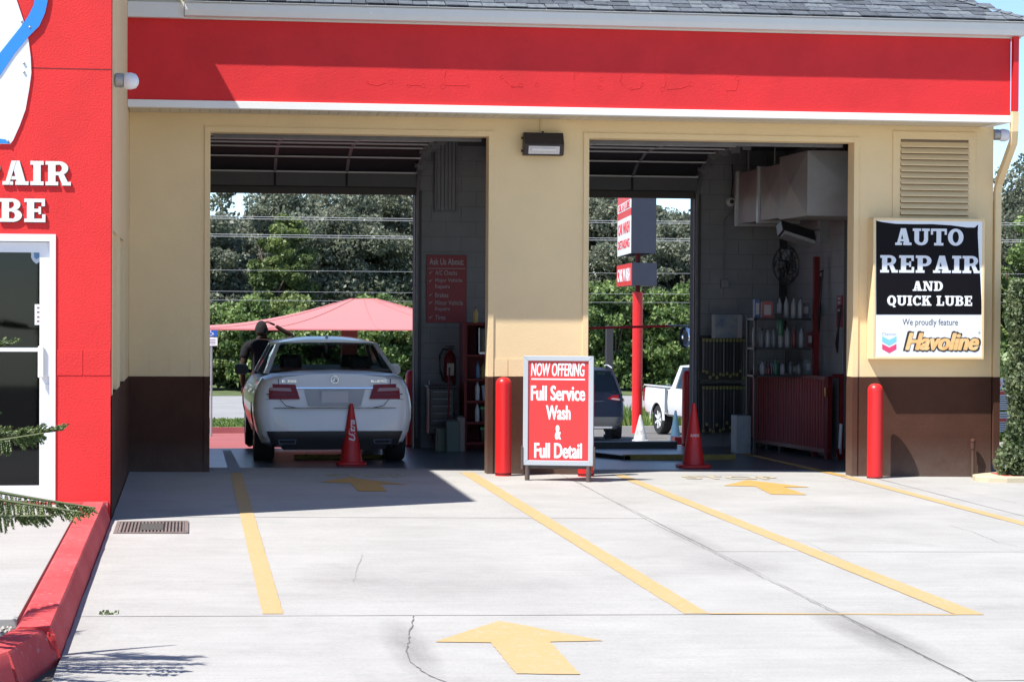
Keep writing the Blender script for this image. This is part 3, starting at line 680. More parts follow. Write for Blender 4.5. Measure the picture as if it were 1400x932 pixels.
# wall pack light, corner floodlights, pipe
x0, z0, x1, z1 = P(714, 213, D).x, P(714, 213, D).z, P(768, 183, D).x, P(768, 183, D).z
wp = Thing('wall_light', ((x0+x1)/2, D, z0), 'dark bronze box wall light between the two bay openings', 'wall light')
mb = MB(); mb.loft([[(x, D-.003, z1), (x, D-.11, z1), (x, D-.175, z0+.115), (x, D-.14, z0), (x, D-.003, z0)] for x in (x0, x1)]); wp.part('housing', mb, bronze, bevel=.006)
mb = MB(); mb.hexa([(x0+.045, D-.15, z0+.012), (x1-.05, D-.15, z0+.012), (x1-.05, D-.10, z0+.012), (x0+.045, D-.10, z0+.012)], [(x0+.045, D-.182, z0+.095), (x1-.05, D-.182, z0+.095), (x1-.05, D-.1, z0+.095), (x0+.045, D-.1, z0+.095)])
wp.part('lens', mb, mat('prismatic_lens', (.62, .58, .58), .2, var=.1, scale=20))
mb = MB(); mb.box(x0+.075, x1-.09, D-.186, D-.172, z0+.045, z0+.066); wp.part('lamp_tube', mb, mat('lamp_tube_white', (.8, .75, .72), .2))
mb = MB(); [mb.tube([(x0-.02, D-.05, z), (x0+.01, D-.05, z)], .012, 8) for z in (z0+.05, z0+.19)]; mb.tube([((x0+x1)/2, D-.05, z1), ((x0+x1)/2, D-.05, z1+.02)], .014, 8); wp.part('bolt', mb, bronze)
mb = MB(); mb.tube([((x0+x1)/2-.02, D-.012, z1+.02), ((x0+x1)/2-.02, D-.012, 3.82)], .008, 6); wp.part('conduit', mb, cream)
def flood(name, loc, label, s_=1.0):
    t = Thing(name, loc, label, 'floodlight', local=True)
    mb = MB(); mb.lathe([(.045, 0), (.062, .01), (.062, .07), (.05, .08)], n=18, axis='x'); t.part('housing', mb, steel, smooth=40)
    mb = MB(); mb.lathe([(.058, .08), (.072, .10), (.072, .14), (.06, .18), (.03, .2), (.01, .205)], n=18, axis='x', c=(0, 0, -.005)); t.part('lamp_cover', mb, mat('opal_cover', (.82, .83, .88), .35), smooth=50)
    return t
flood('floodlight', (-.655, 19.0, P(165, 110, 19.0).z), 'white domed lamp on the cream side wall beside the red front')
flood('floodlight', (8.93, D+.03, P(1360, 184, D).z), 'small white domed lamp under the eave at the right corner')
px_ = P(1327, 640, D).x
mb = MB(); mb.tube([(px_, D-.07, gz(8.5, D)-.02), (px_, D-.07, .24)], .017, 10); mb.tube([(px_, D-.07, .22), (px_, D-.07, .30)], .026, 8); mb.lathe([(.03, .30), (.03, .315), (.02, .33), (.008, .335)], (px_, D-.07, 0), 10); mb.tube([(px_-.025, D-.07, .305), (px_-.005, D-.07, .32)], .014, 6)
solo('standpipe', mb, brown, 'short brown capped pipe standing against the brown wall right of the bays', 'pipe', smooth=40, loc=(px_, D-.07, -.08))
# ================================================================== RED SHOP BUILDING (left)
XC, YC, HT = -.66, 18.4, 5.9
shp = Thing('shop_building', (-3, YC, 0), 'bright red shop front with a white glass door at the left edge', 'building')
dx1 = P(76, 500, YC).x; dx0 = dx1-1.12; dz1 = P(40, 320, YC).z
mb = MB()
mb.box(-7, dx0, YC, YC+.25, -.1, HT); mb.box(dx1, XC, YC, YC+.25, .0, HT); mb.box(dx0, dx1, YC, YC+.25, dz1, HT)
sw_ = shp.part('front_wall', mb, red)
mb = MB(); jz = P(100, 95, YC).z
mb.box(-7, XC, YC-.0012, YC, jz, jz+.008)
shp.part('control_joint', mb, mat('joint_shadow_red', (.16, .02, .02), .8), parent=sw_)
bz0, bz1 = P(110, 513, YC).z, P(110, 478, YC).z
for a, b in ((dx1+.005, (dx1+XC)/2-.004), ((dx1+XC)/2+.002, XC-.003)):
    m3 = MB(); m3.box(a, b, YC-.004, YC, bz0, bz1); shp.part('block', m3, red, parent=sw_, bevel=.002)
mb = MB()   # side wall with two window openings
W = [(18.95, 20.0), (20.85, 22.05)]; wz0, wz1 = 1.03, 2.42; xi = XC-.22
mb.box(xi, XC, YC+.002, D+.3, -.1, 1.03, 1)
for a, b in ((YC+.002, W[0][0]), (W[0][1], W[1][0]), (W[1][1], D+.3)): mb.box(xi, XC-.002, a, b, 1.03, wz1, 0)
mb.box(xi, XC-.002, YC+.002, D+.3, wz1, HT, 0)
shp.part('side_wall', mb, [cream, brown])
for a, b in W:
    mb = MB(); x_ = XC-.09
    for c_ in ((a, a+.05, wz0, wz1), (b-.05, b, wz0, wz1), (a+.05, b-.05, wz0, wz0+.05), (a+.05, b-.05, wz1-.05, wz1)): mb.box(x_-.03, x_+.02, *c_)
    wf = shp.part('window', mb, white)
    mb = MB(); mb.box(x_-.006, x_, a+.05, b-.05, wz0+.05, wz1-.05); shp.part('pane', mb, winglass, parent=wf)
mb = MB(); mb.box(-7, XC+.0, YC+.25, 26, HT-.25, HT-.2); mb.box(-7, -6.8, YC+.25, 26, 0, HT); mb.box(-6.8, xi, 25.8, 26, 0, HT); mb.box(xi, XC, D+.3, 26, -.1, HT-.26)
shp.part('roof_deck', mb, mat('roof_deck_grey', (.3, .3, .3), .9))
mb = MB(); mb.box(-6.8, xi, YC+.25, 25.8, .10, .15); mb.box(-6.8, xi, 21, 21.05, .15, HT-.3); shp.part('interior', mb, mat('shop_interior', (.035, .033, .035), .8))
# door
mb = MB(); y0, y1 = YC-.012, YC+.14; zf = .165; fr = .05
mb.box(dx1-fr, dx1, y0, y1, zf, dz1); mb.box(dx0, dx0+fr, y0, y1, zf, dz1); mb.box(dx0+fr, dx1-fr, y0, y1, dz1-.06, dz1)
wdoor = mat('white_door_frame', (.78, .79, .82), .4)
door = shp.part('door', mb, wdoor)
a, b = dx0+fr+.004, dx1-fr-.004; yy0, yy1 = YC+.03, YC+.075; st = .078
mb = MB(); mb.box(a, a+st, yy0, yy1, zf, dz1-.065); mb.box(b-st, b, yy0, yy1, zf, dz1-.065); mb.box(a+st, b-st, yy0, yy1, dz1-.15, dz1-.065); mb.box(a+st, b-st, yy0, yy1, zf+.01, zf+.135); mz = P(40, 478, YC).z; mb.box(a+st, b-st, yy0+.005, yy1, mz-.016, mz+.016)
shp.part('door_leaf', mb, wdoor, parent=door)
mb = MB(); mb.box(a+st, b-st, yy0+.02, yy0+.026, zf+.135, dz1-.15); shp.part('door_glass', mb, doorglass, parent=door)
hx = P(58, 500, YC).x; hz1, hz0 = P(58, 473, YC).z, P(58, 531, YC).z
mb = MB(); mb.box(hx-.035, hx+.012, yy0-.06, yy0-.03, hz0+.09, hz1); mb.box(hx-.02, hx+.06, yy0-.035, yy0-.001, hz0+.10, hz1-.01); mb.tube([(hx+.04, yy0-.01, hz0+.02), (hx+.04, yy0-.002, hz0+.02)], .02, 10); shp.part('door_handle', mb, white, parent=door, bevel=.006)
sx = P(52, 430, YC).x; szz = P(52, 430, YC).z; yg_ = yy0+.018
mb = MB(); mb.box(sx-.03, sx+.03, yg_-.001, yg_+.0015, szz-.085, szz+.085); stk = shp.part('sticker', mb, wsign, parent=door, label='tall white sticker with small marks')
mb = MB()
for k, (dz_) in enumerate((.055, .02, -.02, -.055)): mb.box(sx-.012, sx+.014, yg_-.0016, yg_-.001, szz+dz_-.008, szz+dz_+.008)
shp.part('sticker', mb, mat('sticker_marks', (.35, .12, .08), .5, col2=(.1, .12, .2), scale=30), parent=door)
sx = P(49.5, 350, YC).x; sz1 = P(50, 342, YC).z
mb = MB(); mb.prism([(-.045, 0), (.045, 0), (.044, -.06), (.028, -.09), (0, -.112), (-.028, -.09), (-.044, -.06)], lambda u, v, d: (sx+u, yg_-d, sz1+v), 0, .0015); shp.part('sticker', mb, mat('shield_sticker', (.5, .55, .6), .4), parent=door, label='shield-shaped security sticker')
mb = MB(); mb.prism([(-.022, -.015), (.022, -.015), (.02, -.06), (0, -.075), (-.02, -.06)], lambda u, v, d: (sx+u, yg_-d, sz1+v), .0016, .002); shp.part('sticker', mb, mat('sticker_blue', (.1, .22, .4), .4), parent=door)
mb = MB(); mb.box(-7, XC-.02, YC-.03, YC-.002, .1, .168); shp.part('base_strip', mb, curbm)
# raised letters
def shopword(word, pxr, py0, py1):
    a = P(pxr, py1, YC); b = P(pxr, py0, YC); h = b.z-a.z
    wd = h*sum(SLAB[c][0]+7 for c in word)/100*1.06
    mb = slab_mb(word, wd, h, (a.x-wd, YC-.007, a.z), .010)
    o = shp.part('lettering', mb, white, label='raised white slab lettering')
    mb = slab_mb(word, wd, h, (a.x-wd+.006, YC-.001, a.z-.006), .005); shp.part('letter_offset', mb, mat('letter_offset_dark', (.12, .05, .05), .7), parent=o)  # dark copy of the letters, shifted right and down
shopword('REPAIR', 97, 221, 254); shopword('LUBE', 63, 272, 304)
# bowling-pin shaped board with blue swoosh
pl = lambda px, py: (P(px, py, YC).x, P(px, py, YC).z)
pin = [(14, 197), (18, 192), (27, 172), (35, 150), (40, 122), (43, 100), (42, 78), (39, 55), (32, 28), (22, -2), (10, -30), (-2, -60), (-6, -95), (-30, -110), (-54, -95), (-58, -60), (-70, -30), (-82, -2), (-92, 28), (-99, 55), (-103, 100), (-100, 122), (-95, 150), (-87, 172), (-78, 192), (-74, 197)]
fnw = lambda u, v, d: (u, YC-d, v)
mb = MB(); mb.prism([pl(*p) for p in pin], fnw, .001, .013); pb = shp.part('pin_board', mb, [wsign], label='white bowling-pin shaped board')
blue = mat('blue_sign_paint', (.035, .26, .80), .35)
mb = MB()
band = [((-60, 150), (-70, 130)), ((-30, 120), (-42, 100)), ((0, 104), (0, 73)), ((20, 74), (12, 58)), ((38, 52), (28, 38)), ((54, 36), (38, 24)), ((62, 18), (46, 8)), ((66, -2), (49, -8)), ((66, -30), (50, -30))]
for i, ((a, b)) in enumerate(zip(band, band[1:])):
    mb.prism([pl(*a[0]), pl(*b[0]), pl(*b[1]), pl(*a[1])], fnw, .0135, .020+.0003*(i % 2))
shp.part('swoosh', mb, blue, parent=pb)
mb = MB(); mb.prism([pl(-74, 196.5), pl(14, 196.5), pl(8, 191), pl(0, 190), pl(-40, 186)], fnw, .0135, .016); shp.part('swoosh', mb, blue, parent=pb)
mb = MB()
for p in ((30, 30), (41, 38), (33, 87), (33, 99), (11, 193)): q = pl(*p); mb.lathe([(.006, -.0245), (.010, -.0225), (.010, -.013)], (q[0], YC, q[1]), 8, 'y')
shp.part('screw', mb, steel, parent=pb)
# ================================================================== BOLLARDS
def bollard(px, py, label):
    g = G(px, py); t = Thing('bollard', g, label, 'bollard', group='red steel bollards guarding the bay openings', local=True)
    return t
g = G(688, 648.5); g.y += .09; g.z = gz(g.x, g.y)
bo = bollard(688, 648.5, 'bright red round bollard in front of the middle pillar, left of the folding sign'); bo.o.location = (P(688, 640, 23.45).x, 23.45, gz(3.3, 23.45))
mb = MB(); mb.lathe([(.088, -.02), (.088, .0), (.086, .04), (.086, .985), (.084, 1.01), (.070, 1.04), (.045, 1.058), (.015, 1.065)], n=28); bo.part('post', mb, redp, smooth=40)
mb = MB(); mb.lathe([(.0865, .01), (.0885, .012), (.0885, .03), (.0865, .035)], n=28); bo.part('base_ring', mb, redd, smooth=40)
g2 = G(1196, 650); g2.y += .09; copy_thing(bo.o, (P(1196, 640, 23.45).x, 23.45, gz(7.3, 23.4)-.02), label='bright red round bollard standing in front of the brown wall below the black sign')
X_ = P(801, 640, 23.45).x; copy_thing(bo.o, (X_, 23.45, gz(X_, 23.45)), label='bright red bollard mostly hidden behind the folding sign')
for px, lab in ((562, 'red post outside the back opening, right behind the white car'), (940, 'dark red post outside the back opening, behind the red cone')):
    X_ = P(px, 560, 29.5).x; c_ = copy_thing(bo.o, (X_, 29.5, gz(X_, 29.5)), label=lab); c_.scale = (.9, .9, .98); c_['group'] = 'red steel bollards guarding the bay openings'
# ================================================================== FOLDING SIGN
a = P(715, 636, 22.85); b = P(811, 636, 22.65); zt = P(760, 486.5, 22.75).z; zb = P(760, 636, 22.75).z
ang = math.atan2(b.y-a.y, b.x-a.x); wS = (b-a).length; hS = zt-zb
sg = Thing('sidewalk_sign', (a.x, a.y, zb), 'red and white NOW OFFERING sign in a grey frame before the middle pillar', 'sign', rz=ang, local=True)
mb = MB(); f_ = .052
fm = mat('pale_sign_frame', (.44, .475, .51), .5)
mb.hexa([(0, -.02, 0), (wS, -.02, 0), (wS, .03, 0), (0, .03, 0)], [(f_, -.02, f_), (wS-f_, -.02, f_), (wS-f_, .03, f_), (f_, .03, f_)])
mb.hexa([(f_, -.02, hS-f_), (wS-f_, -.02, hS-f_), (wS-f_, .03, hS-f_), (f_, .03, hS-f_)], [(0, -.02, hS), (wS, -.02, hS), (wS, .03, hS), (0, .03, hS)])
mb.hexa([(0, -.019, .001), (f_, -.019, f_), (f_, .03, f_), (0, .03, .001)], [(0, -.019, hS-.001), (f_, -.019, hS-f_), (f_, .03, hS-f_), (0, .03, hS-.001)])
mb.hexa([(wS-f_, -.019, f_), (wS, -.019, .001), (wS, .03, .001), (wS-f_, .03, f_)], [(wS-f_, -.019, hS-f_), (wS, -.019, hS-.001), (wS, .03, hS-.001), (wS-f_, .03, hS-f_)])
sg.part('frame', mb, fm, bevel=.004)
mb = MB(); mb.box(f_-.01, wS-f_+.01, -.003, .012, f_-.01, hS-f_+.01); pan = sg.part('panel', mb, rsign)
wl = mat('white_vinyl_letters', (.86, .86, .88), .4)
S_ = wS/97.0; Z_ = lambda py: (636-py)/149.5*hS
def sline(body, px0, px1, py0, py1, bold=.012, shear=0, fat=.022):
    sg.part('lettering', text_mb(body, (px1-px0)*S_, Z_(py0)-Z_(py1), ((px0-714.5)*S_, -.0032, Z_(py1)), .001, bold, shear, fat=fat), wl, parent=pan)
sline('NOW OFFERING', 725, 799, 496, 514, .008, .12, fat=.012)
sline('Full Service', 725, 800, 527, 547.5); sline('Wash', 746, 780, 554, 573.5); sline('&', 758.5, 767, 581, 600.5, .012); sline('Full Detail', 730, 796, 605.5, 626)
mb = MB(); mb.box(11*S_, 85*S_, -.0042, -.0032, Z_(519.2), Z_(517.3)); sg.part('lettering', mb, wl, parent=pan)
rustb = mat('brown_steel', (.10, .07, .06), .6, var=.2, scale=10)
for x, nm in ((.045, 0), (wS-.05, 1)):
    mb = MB(); mb.tube([(x, .005, -.17), (x, .005, 0)], .026, 10); sg.part('leg', mb, rustb, smooth=40)
    mb = MB(); mb.box(x-.018, x+.018, -.26, .26, -.205, -.172); mb.v = [(v[0]+(-.22*v[1] if nm == 0 else -.22*v[1]), v[1], v[2]) for v in mb.v]; sg.part('foot', mb, rustb)
    mb = MB(); xx = 0 if nm == 0 else wS; sgn = -1 if nm == 0 else 1; mb.box(min(xx, xx+sgn*.018), max(xx, xx+sgn*.018), -.03, .04, -.04, .20); sg.part('bracket', mb, rustb)
mb = MB(); mb.box(.07, wS-.07, .0, .02, -.035, -.002); sg.part('crossbar', mb, rustb)
# ================================================================== WALL SIGN
x0, x1 = P(1193.5, 400, D-.2).x, P(1346, 400, D-.2).x; z1, z0 = P(1270, 298.5, D-.2).z, P(1270, 491, D-.2).z; yS = D-.2
ws = Thing('wall_sign', ((x0+x1)/2, yS, z0), 'framed black and white AUTO REPAIR sign on the right pillar below the vent', 'sign')
mb = MB(); f_ = .03
mb.box(x0, x0+f_, yS, D-.004, z0, z1); mb.box(x1-f_, x1, yS, D-.004, z0, z1); mb.box(x0+f_, x1-f_, yS+.001, D-.004, z0, z0+f_); mb.box(x0+f_, x1-f_, yS+.001, D-.004, z1-f_, z1)
ws.part('frame', mb, cream, bevel=.004)
mb = MB(); mb.box(x0+f_, x1-f_, yS+.006, yS+.02, z0+f_, z1-f_); face = ws.part('sign_face', mb, wsign)
q = lambda px, py: ((P(px, py, yS).x, P(px, py, yS).z))
fs_ = lambda u, v, d: (u, yS+.0055-d, v)
blk_poly = [q(1198, 430), q(1198, 301.5), q(1206, 303.5), q(1225, 306), q(1250, 306.5), q(1275, 306.5), q(1300, 308), q(1322, 311), q(1333, 311), q(1337.5, 307), q(1337, 320), q(1338.5, 350), q(1340.5, 380), q(1342, 410), q(1342.5, 430)]
mb = MB(); mb.prism(blk_poly, fs_, 0, .0012); bf = ws.part('black_film', mb, bsign, parent=face)
lt1 = mat('pale_sign_letters', (.72, .74, .80), .4)
def wl_(body, a0, b0, a1, b1, m=lt1, dep=.0015):
    p = P(a0, b1, yS); r_ = P(a1, b0, yS)
    ws.part('lettering', slab_mb(body, r_.x-p.x, r_.z-p.z, None, .0008, fn=lambda u, v, d: (p.x+u, yS+.0055-dep-d*1.0, p.z+v)), m, parent=face)
wl_('AUTO', 1224, 313, 1317.5, 335); wl_('REPAIR', 1203.5, 350, 1340, 372.5); wl_('AND', 1248, 384.5, 1289.5, 397.5, wl); wl_('QUICK LUBE', 1213, 404.5, 1329.5, 417.5, wl)
def wt_(body, a0, b0, a1, b1, m, bold=0, shear=0, dep=.0, name='lettering', fat=0):
    p = P(a0, b1, yS); r_ = P(a1, b0, yS)
    return ws.part(name, text_mb(body, r_.x-p.x, r_.z-p.z, (p.x, yS+.0055-dep, p.z), .0006, bold, shear, fat=fat), m, parent=face)
gry = mat('sign_grey_ink', (.06, .055, .06), .5)
wt_('We proudly feature', 1234, 436, 1310, 447, gry, .004)
wt_('Chevron', 1206, 454.3, 1225.5, 458.8, mat('ink_light_blue', (.30, .36, .45), .5))
wt_('Havoline', 1234.5, 453.5, 1341.5, 480, mat('ink_black', (.03, .02, .02), .5), .02, .30, .0007, fat=.10)
gold = mat('gold_ink', (.80, .40, .12), .5, col2=(.88, .62, .30), scale=9); wt_('Havoline', 1237.5, 455.5, 1339, 478.3, gold, .015, .30, .0022, fat=.05)
wt_('o', 1338, 453.5, 1340.5, 456, gry, 0, 0, .001)
for dy, m_ in ((0, mat('chevron_blue', (.22, .58, .70), .4)), (10.3, mat('chevron_red', (.72, .06, .16), .4))):
    mb = MB()
    for sgn in (-1, 1):
        mb.prism([q(1216, 464.5+dy), q(1216+sgn*9.8, 459.5+dy), q(1216+sgn*9.8, 467+dy), q(1216, 472.5+dy)], fs_, 0, .0012)
    ws.part('chevron', mb, m_, parent=face)
# ================================================================== CONES
def cone(name, loc, h, r0, label, mats, group='traffic cones', txt=None, base=.19):
    t = Thing(name, loc, label, 'traffic cone', group=group, local=True)
    rt = .028*h/.9
    mb = MB(); mb.lathe([(r0, .035), (r0*.985, .05)]+[(r0+(rt-r0)*k/6, .05+(h-.05)*k/6) for k in range(1, 7)]+[(rt*.5, h+.004)], n=28); t.part('body', mb, mats, smooth=35)
    mb = MB(); pts = []
    for k in range(24):
        a = 2*math.pi*k/24; e = 4; c_, s_ = math.cos(a), math.sin(a); rr = base/((abs(c_)**e+abs(s_)**e)**(1/e)); pts.append((rr*c_, rr*s_))
    mb.loft([[(x*sc_, y*sc_, z) for x, y in pts] for sc_, z in ((.97, 0), (1, .008), (1, .026), (.96, .036), (.6, .042))]); t.part('base', mb, mats, smooth=35)
    if txt:
        body, z0, hh, ww, m_ = txt
        rad = lambda z: r0+(rt-r0)*(z-.05)/(h-.05)+.0012
        def fn(u, v, d):
            z = z0+v; r_ = rad(z)+d; aa = (u-ww/2)/rad(z0); return (r_*math.sin(aa), -r_*math.cos(aa), z)
        t.part('lettering', text_mb(body, ww, hh, None, .0008, .015, .2, fn), m_)
    return t
cr = mat('cone_red', (.46, .012, .014), .45, var=.12, scale=7, bump=.15, bscale=20)
wk = mat('cone_print', (.65, .6, .62), .6)
ga = G(480, 635); t = cone('traffic_cone', (ga.x, ga.y, gz(ga.x, ga.y)), .70, .130, 'dark red cone with white script standing right behind the white car', cr, base=.175)
mb = MB()
def fn1(u, v, d):   # script running up the cone
    z = .28+u; r_ = .130+(.022-.130)*(z-.05)/.65+.0015+d; aa = (.042-v)/max(r_, .03); return (r_*math.sin(aa), -r_*math.cos(aa), z)
t.part('lettering', text_mb('Ultra', .24, .075, None, .0008, .03, .3, fn1), wk)
gb = G(948, 638.5); cone('traffic_cone', (gb.x, gb.y, gz(gb.x, gb.y)), .745, .128, 'bright red cone with white print at the threshold of the right bay', cr, txt=('BLENDCO', .36, .03, .11, wk), base=.195)
Yc = 47; p = P(876, 500, Yc); cone('traffic_cone', (p.x, Yc, gz(p.x, Yc)), .58, .15, 'scuffed white cone at the foot of the red sign pole', mat('cone_white', (.75, .74, .70), .6, col2=(.30, .29, .28), scale=9), base=.17)
Yc = 38; p = P(924, 500, Yc); cone('traffic_cone', (p.x, Yc, gz(p.x, Yc)), .58, .10, 'faded blue cone in front of the white pickup wheel', mat('cone_blue', (.035, .09, .15), .6, var=.2, scale=8), base=.12)
# ================================================================== BAY FITTINGS
def gbox(name, px0, px1, py0, py1, Y, dep, m, label, cat, **k):
    a = P(px0, py1, Y); b = P(px1, py0, Y); mb = MB(); mb.box(a.x, b.x, Y, Y+dep, a.z, b.z)
    return solo(name, mb, m, label, cat, loc=(a.x, Y, a.z), **k)
# pale wheel guide in left bay, pit frame in right bay
wg = mat('safety_yellow', (.20, .155, .035), .8, var=.3, scale=9)
g0, g1 = G(402, 627), G(526, 627)
wgt = Thing('wheel_stop', (g0.x, g0.y, gz(g0.x, g0.y)), 'scuffed yellow floor bar behind the red cone, under the white car', 'wheel stop')
mb = MB(); zz = gz(1.7, g0.y); mb.loft([[(x, g0.y, zz), (x, g0.y+.02, zz+.045), (x, g0.y+.09, zz+.045), (x, g0.y+.11, zz)] for x in (g0.x, g1.x)]); wgt.part('bar', mb, wg)
mb = MB(); [mb.lathe([(.02, zz+.044), (.02, zz+.052), (.01, zz+.055)], (x, g0.y+.055, 0), 8) for x in (g0.x+.15, (g0.x+g1.x)/2, g1.x-.15)]; wgt.part('bolt', mb, dsteel)
pf = Thing('pit_frame', (5.6, 25.7, -.05), 'low dark steel pit edge with a yellow front bar in the right bay', 'pit edge')
ga, gb2 = G(886, 628), G(999, 626)
mb = MB(); zz = gz(5.9, ga.y)
mb.box(ga.x-.3, gb2.x, ga.y, ga.y+.10, zz-.01, zz+.06); pf.part('front_bar', mb, wg, bevel=.008)
mb = MB(); mb.hexa([(4.05, 28.7, -.09), (4.12, 28.7, -.09), (ga.x-.22, ga.y+.0, zz-.01), (ga.x-.30, ga.y, zz-.01)], [(4.05, 28.7, .0), (4.12, 28.7, .0), (ga.x-.22, ga.y, zz+.05), (ga.x-.30, ga.y, zz+.05)]); mb.box(4.1, 6.4, 28.55, 28.7, -.09, .0); pf.part('side_rail', mb, black)
# left bay back wall
yw = YB-.02
a, b = P(583, 441, yw), P(638, 349, yw)
ab = Thing('service_sign', (a.x, yw, a.z), 'dark red Ask Us About list sign on the inner wall of the left bay', 'sign')
mb = MB(); mb.box(a.x, b.x, yw-.012, yw, a.z, b.z); pn = ab.part('panel', mb, mat('maroon_sign', (.24, .012, .02), .5), bevel=.002)
inner_w = mat('dull_white_print', (.34, .31, .32), .5)
def at_(body, a0, b0, a1, b1, bold=.01):
    p = P(a0, b1, yw-.012); r_ = P(a1, b0, yw-.012); ab.part('lettering', text_mb(body, r_.x-p.x, r_.z-p.z, (p.x, yw-.0125, p.z), .0006, bold), inner_w, parent=pn)
at_('Ask Us About:', 587, 353.5, 634, 362, .02)
for body, y_, w_ in (('A/C Checks', 373, 30), ('Major Vehicle', 384, 37), ('Repairs', 392.5, 20), ('Brakes', 403.5, 18), ('Minor Vehicle', 414, 38), ('Repairs', 423, 20), ('Tires', 434, 14)):
    at_(body, 595, y_-3.4, 595+w_, y_+3)
mb = MB()
for y_ in (373, 384, 403.5, 414, 434):
    c_ = P(588.5, y_, yw); mb.hexa([(c_.x-.02, yw-.0135, c_.z-.002), (c_.x-.01, yw-.0135, c_.z-.018), (c_.x-.01, yw-.0125, c_.z-.018), (c_.x-.02, yw-.0125, c_.z-.002)], [(c_.x-.012, yw-.0135, c_.z+.004), (c_.x+.035, yw-.0135, c_.z+.03), (c_.x+.035, yw-.0125, c_.z+.03), (c_.x-.012, yw-.0125, c_.z+.004)])
lz = P(600, 367, yw).z; mb.box(a.x+.02, b.x-.02, yw-.0132, yw-.0125, lz-.004, lz+.004); ab.part('check_mark', mb, inner_w, parent=pn)
# louvre panel high on wall
a, b = P(594, 290, yw), P(626, 190, yw); lp = Thing('wall_hatch', (a.x, yw, a.z), 'narrow grey ribbed hatch high on the inner wall above the red list sign', 'hatch')
mb = MB(); t_ = .03; mb.box(a.x, a.x+t_, yw-.03, yw, a.z, b.z); mb.box(b.x-t_, b.x, yw-.03, yw, a.z, b.z); mb.box(a.x+t_, b.x-t_, yw-.03, yw, a.z, a.z+t_); mb.box(a.x+t_, b.x-t_, yw-.03, yw, b.z-t_, b.z); lp.part('frame', mb, dsteel)
n = 5
for k in range(n):
    xx = a.x+t_+(b.x-a.x-2*t_)*k/n; mb = MB(); mb.box(xx+.004, xx+(b.x-a.x-2*t_)/n-.004, yw-.018, yw, a.z+t_, b.z-t_); lp.part('panel_strip', mb, cmu)
# fire extinguisher
p = P(615, 500, yw-.12); fe = Thing('fire_extinguisher', (p.x, yw-.12, P(615, 527, yw).z), 'red fire extinguisher with black hose hung on the inner wall', 'fire extinguisher', local=True)
mb = MB(); mb.lathe([(.05, 0), (.075, .02), (.078, .05), (.078, .36), (.06, .42), (.025, .45), (.025, .48)], n=18); fe.part('cylinder', mb, redd, smooth=40)
mb = MB(); mb.box(-.02, .05, -.015, .015, .48, .51); mb.box(-.06, .06, -.01, .01, .515, .53); mb.tube([(0, 0, .47), (-.09, -.02, .49), (-.14, -.03, .40), (-.13, -.03, .2), (-.09, -.03, .06)], .014, 8); fe.part('valve_and_hose', mb, black, smooth=40)
mb = MB(); mb.box(-.045, .045, -.081, -.075, .14, .30); fe.part('label_plate', mb, mat('pale_label', (.55, .52, .4), .6))
# tool cabinet
def cabinet():
    a, b = P(587, 602, 28.1), P(621, 524, 28.1); t = Thing('tool_cabinet', (a.x, 28.1, a.z), 'black rolling tool cabinet with pale drawer edges below the extinguisher', 'tool cabinet')
    mb = MB(); mb.box(a.x, b.x, 28.12, 28.6, a.z+.08, b.z-.06); mb.box(a.x-.02, b.x+.02, 28.08, 28.62, b.z-.06, b.z-.03); t.part('carcass', mb, black, bevel=.008)
    h = (b.z-.08-a.z-.10)/6
    for k in range(6):
        z = a.z+.10+k*h; mb = MB(); mb.box(a.x+.02, b.x-.02, 28.10, 28.13, z+.008, z+h-.008); d_ = t.part('drawer', mb, mat('black_enamel', (.03, .03, .033), .3))
        mb = MB(); mb.box(a.x+.04, b.x-.04, 28.085, 28.10, z+h-.035, z+h-.02); t.part('handle', mb, dsteel, parent=d_)
    for x in (a.x+.05, b.x-.05): mb = MB(); mb.lathe([(.01, -.02), (.035, -.018), (.035, .018), (.01, .02)], (x, 28.2, a.z+.035), 12, 'x'); t.part('caster', mb, rub)
    mb = MB()
    for k in range(9): x = a.x+.03+k*(b.x-a.x-.06)/8; s_ = random.uniform(.02, .06); mb.box(x-.02, x+.02, 28.2, 28.3, b.z-.03, b.z-.03+s_)
    t.part('tool_clutter', mb, black)
cabinet()
# storage shelf, red
a, b = P(634, 611, 27.9), P(676, 441, 27.9)
ss = Thing('storage_shelf', (a.x, 27.9, gz(3.6, 27.9)), 'tall dark red storage shelf at the right side of the left bay', 'shelf')
zb_ = gz(3.6, 27.9); mb = MB(); mb.box(a.x, a.x+.04, 27.9, 28.4, zb_, b.z); mb.box(3.92, 3.96, 27.9, 28.4, zb_, b.z); ss.part('side_panel', mb, redd)
lev = [P(640, py, 27.9).z for py in (606, 578, 549, 519, 486, 443)]
for z in lev: mb = MB(); mb.box(a.x+.04, 3.92, 27.9, 28.4, z-.015, z+.015); ss.part('shelf_board', mb, redd)
mb = MB(); mb.box(a.x+.04, 3.92, 28.4, 28.42, zb_, b.z); ss.part('back_panel', mb, mat('maroon_board', (.14, .015, .02), .7))
mon = Thing('monitor', (3.78, 28.0, lev[4]), 'boxy dark monitor on the shelf with a pale front edge', 'monitor')
mb = MB(); mb.box(3.66, 3.91, 27.96, 28.3, lev[4]+.018, lev[5]-.05); mon.part('case', mb, black, bevel=.01)
mb = MB(); mb.box(3.69, 3.90, 27.952, 27.96, lev[4]+.06, lev[5]-.08); mon.part('screen', mb, mat('dark_screen', (.03, .03, .032), .15))
mb = MB(); mb.tube([(3.655, 27.95, lev[4]+.03), (3.655, 27.95, lev[5]-.05)], .008, 6); mb.box(3.66, 3.91, 27.94, 27.955, lev[4]+.018, lev[4]+.045); mon.part('trim', mb, alum)
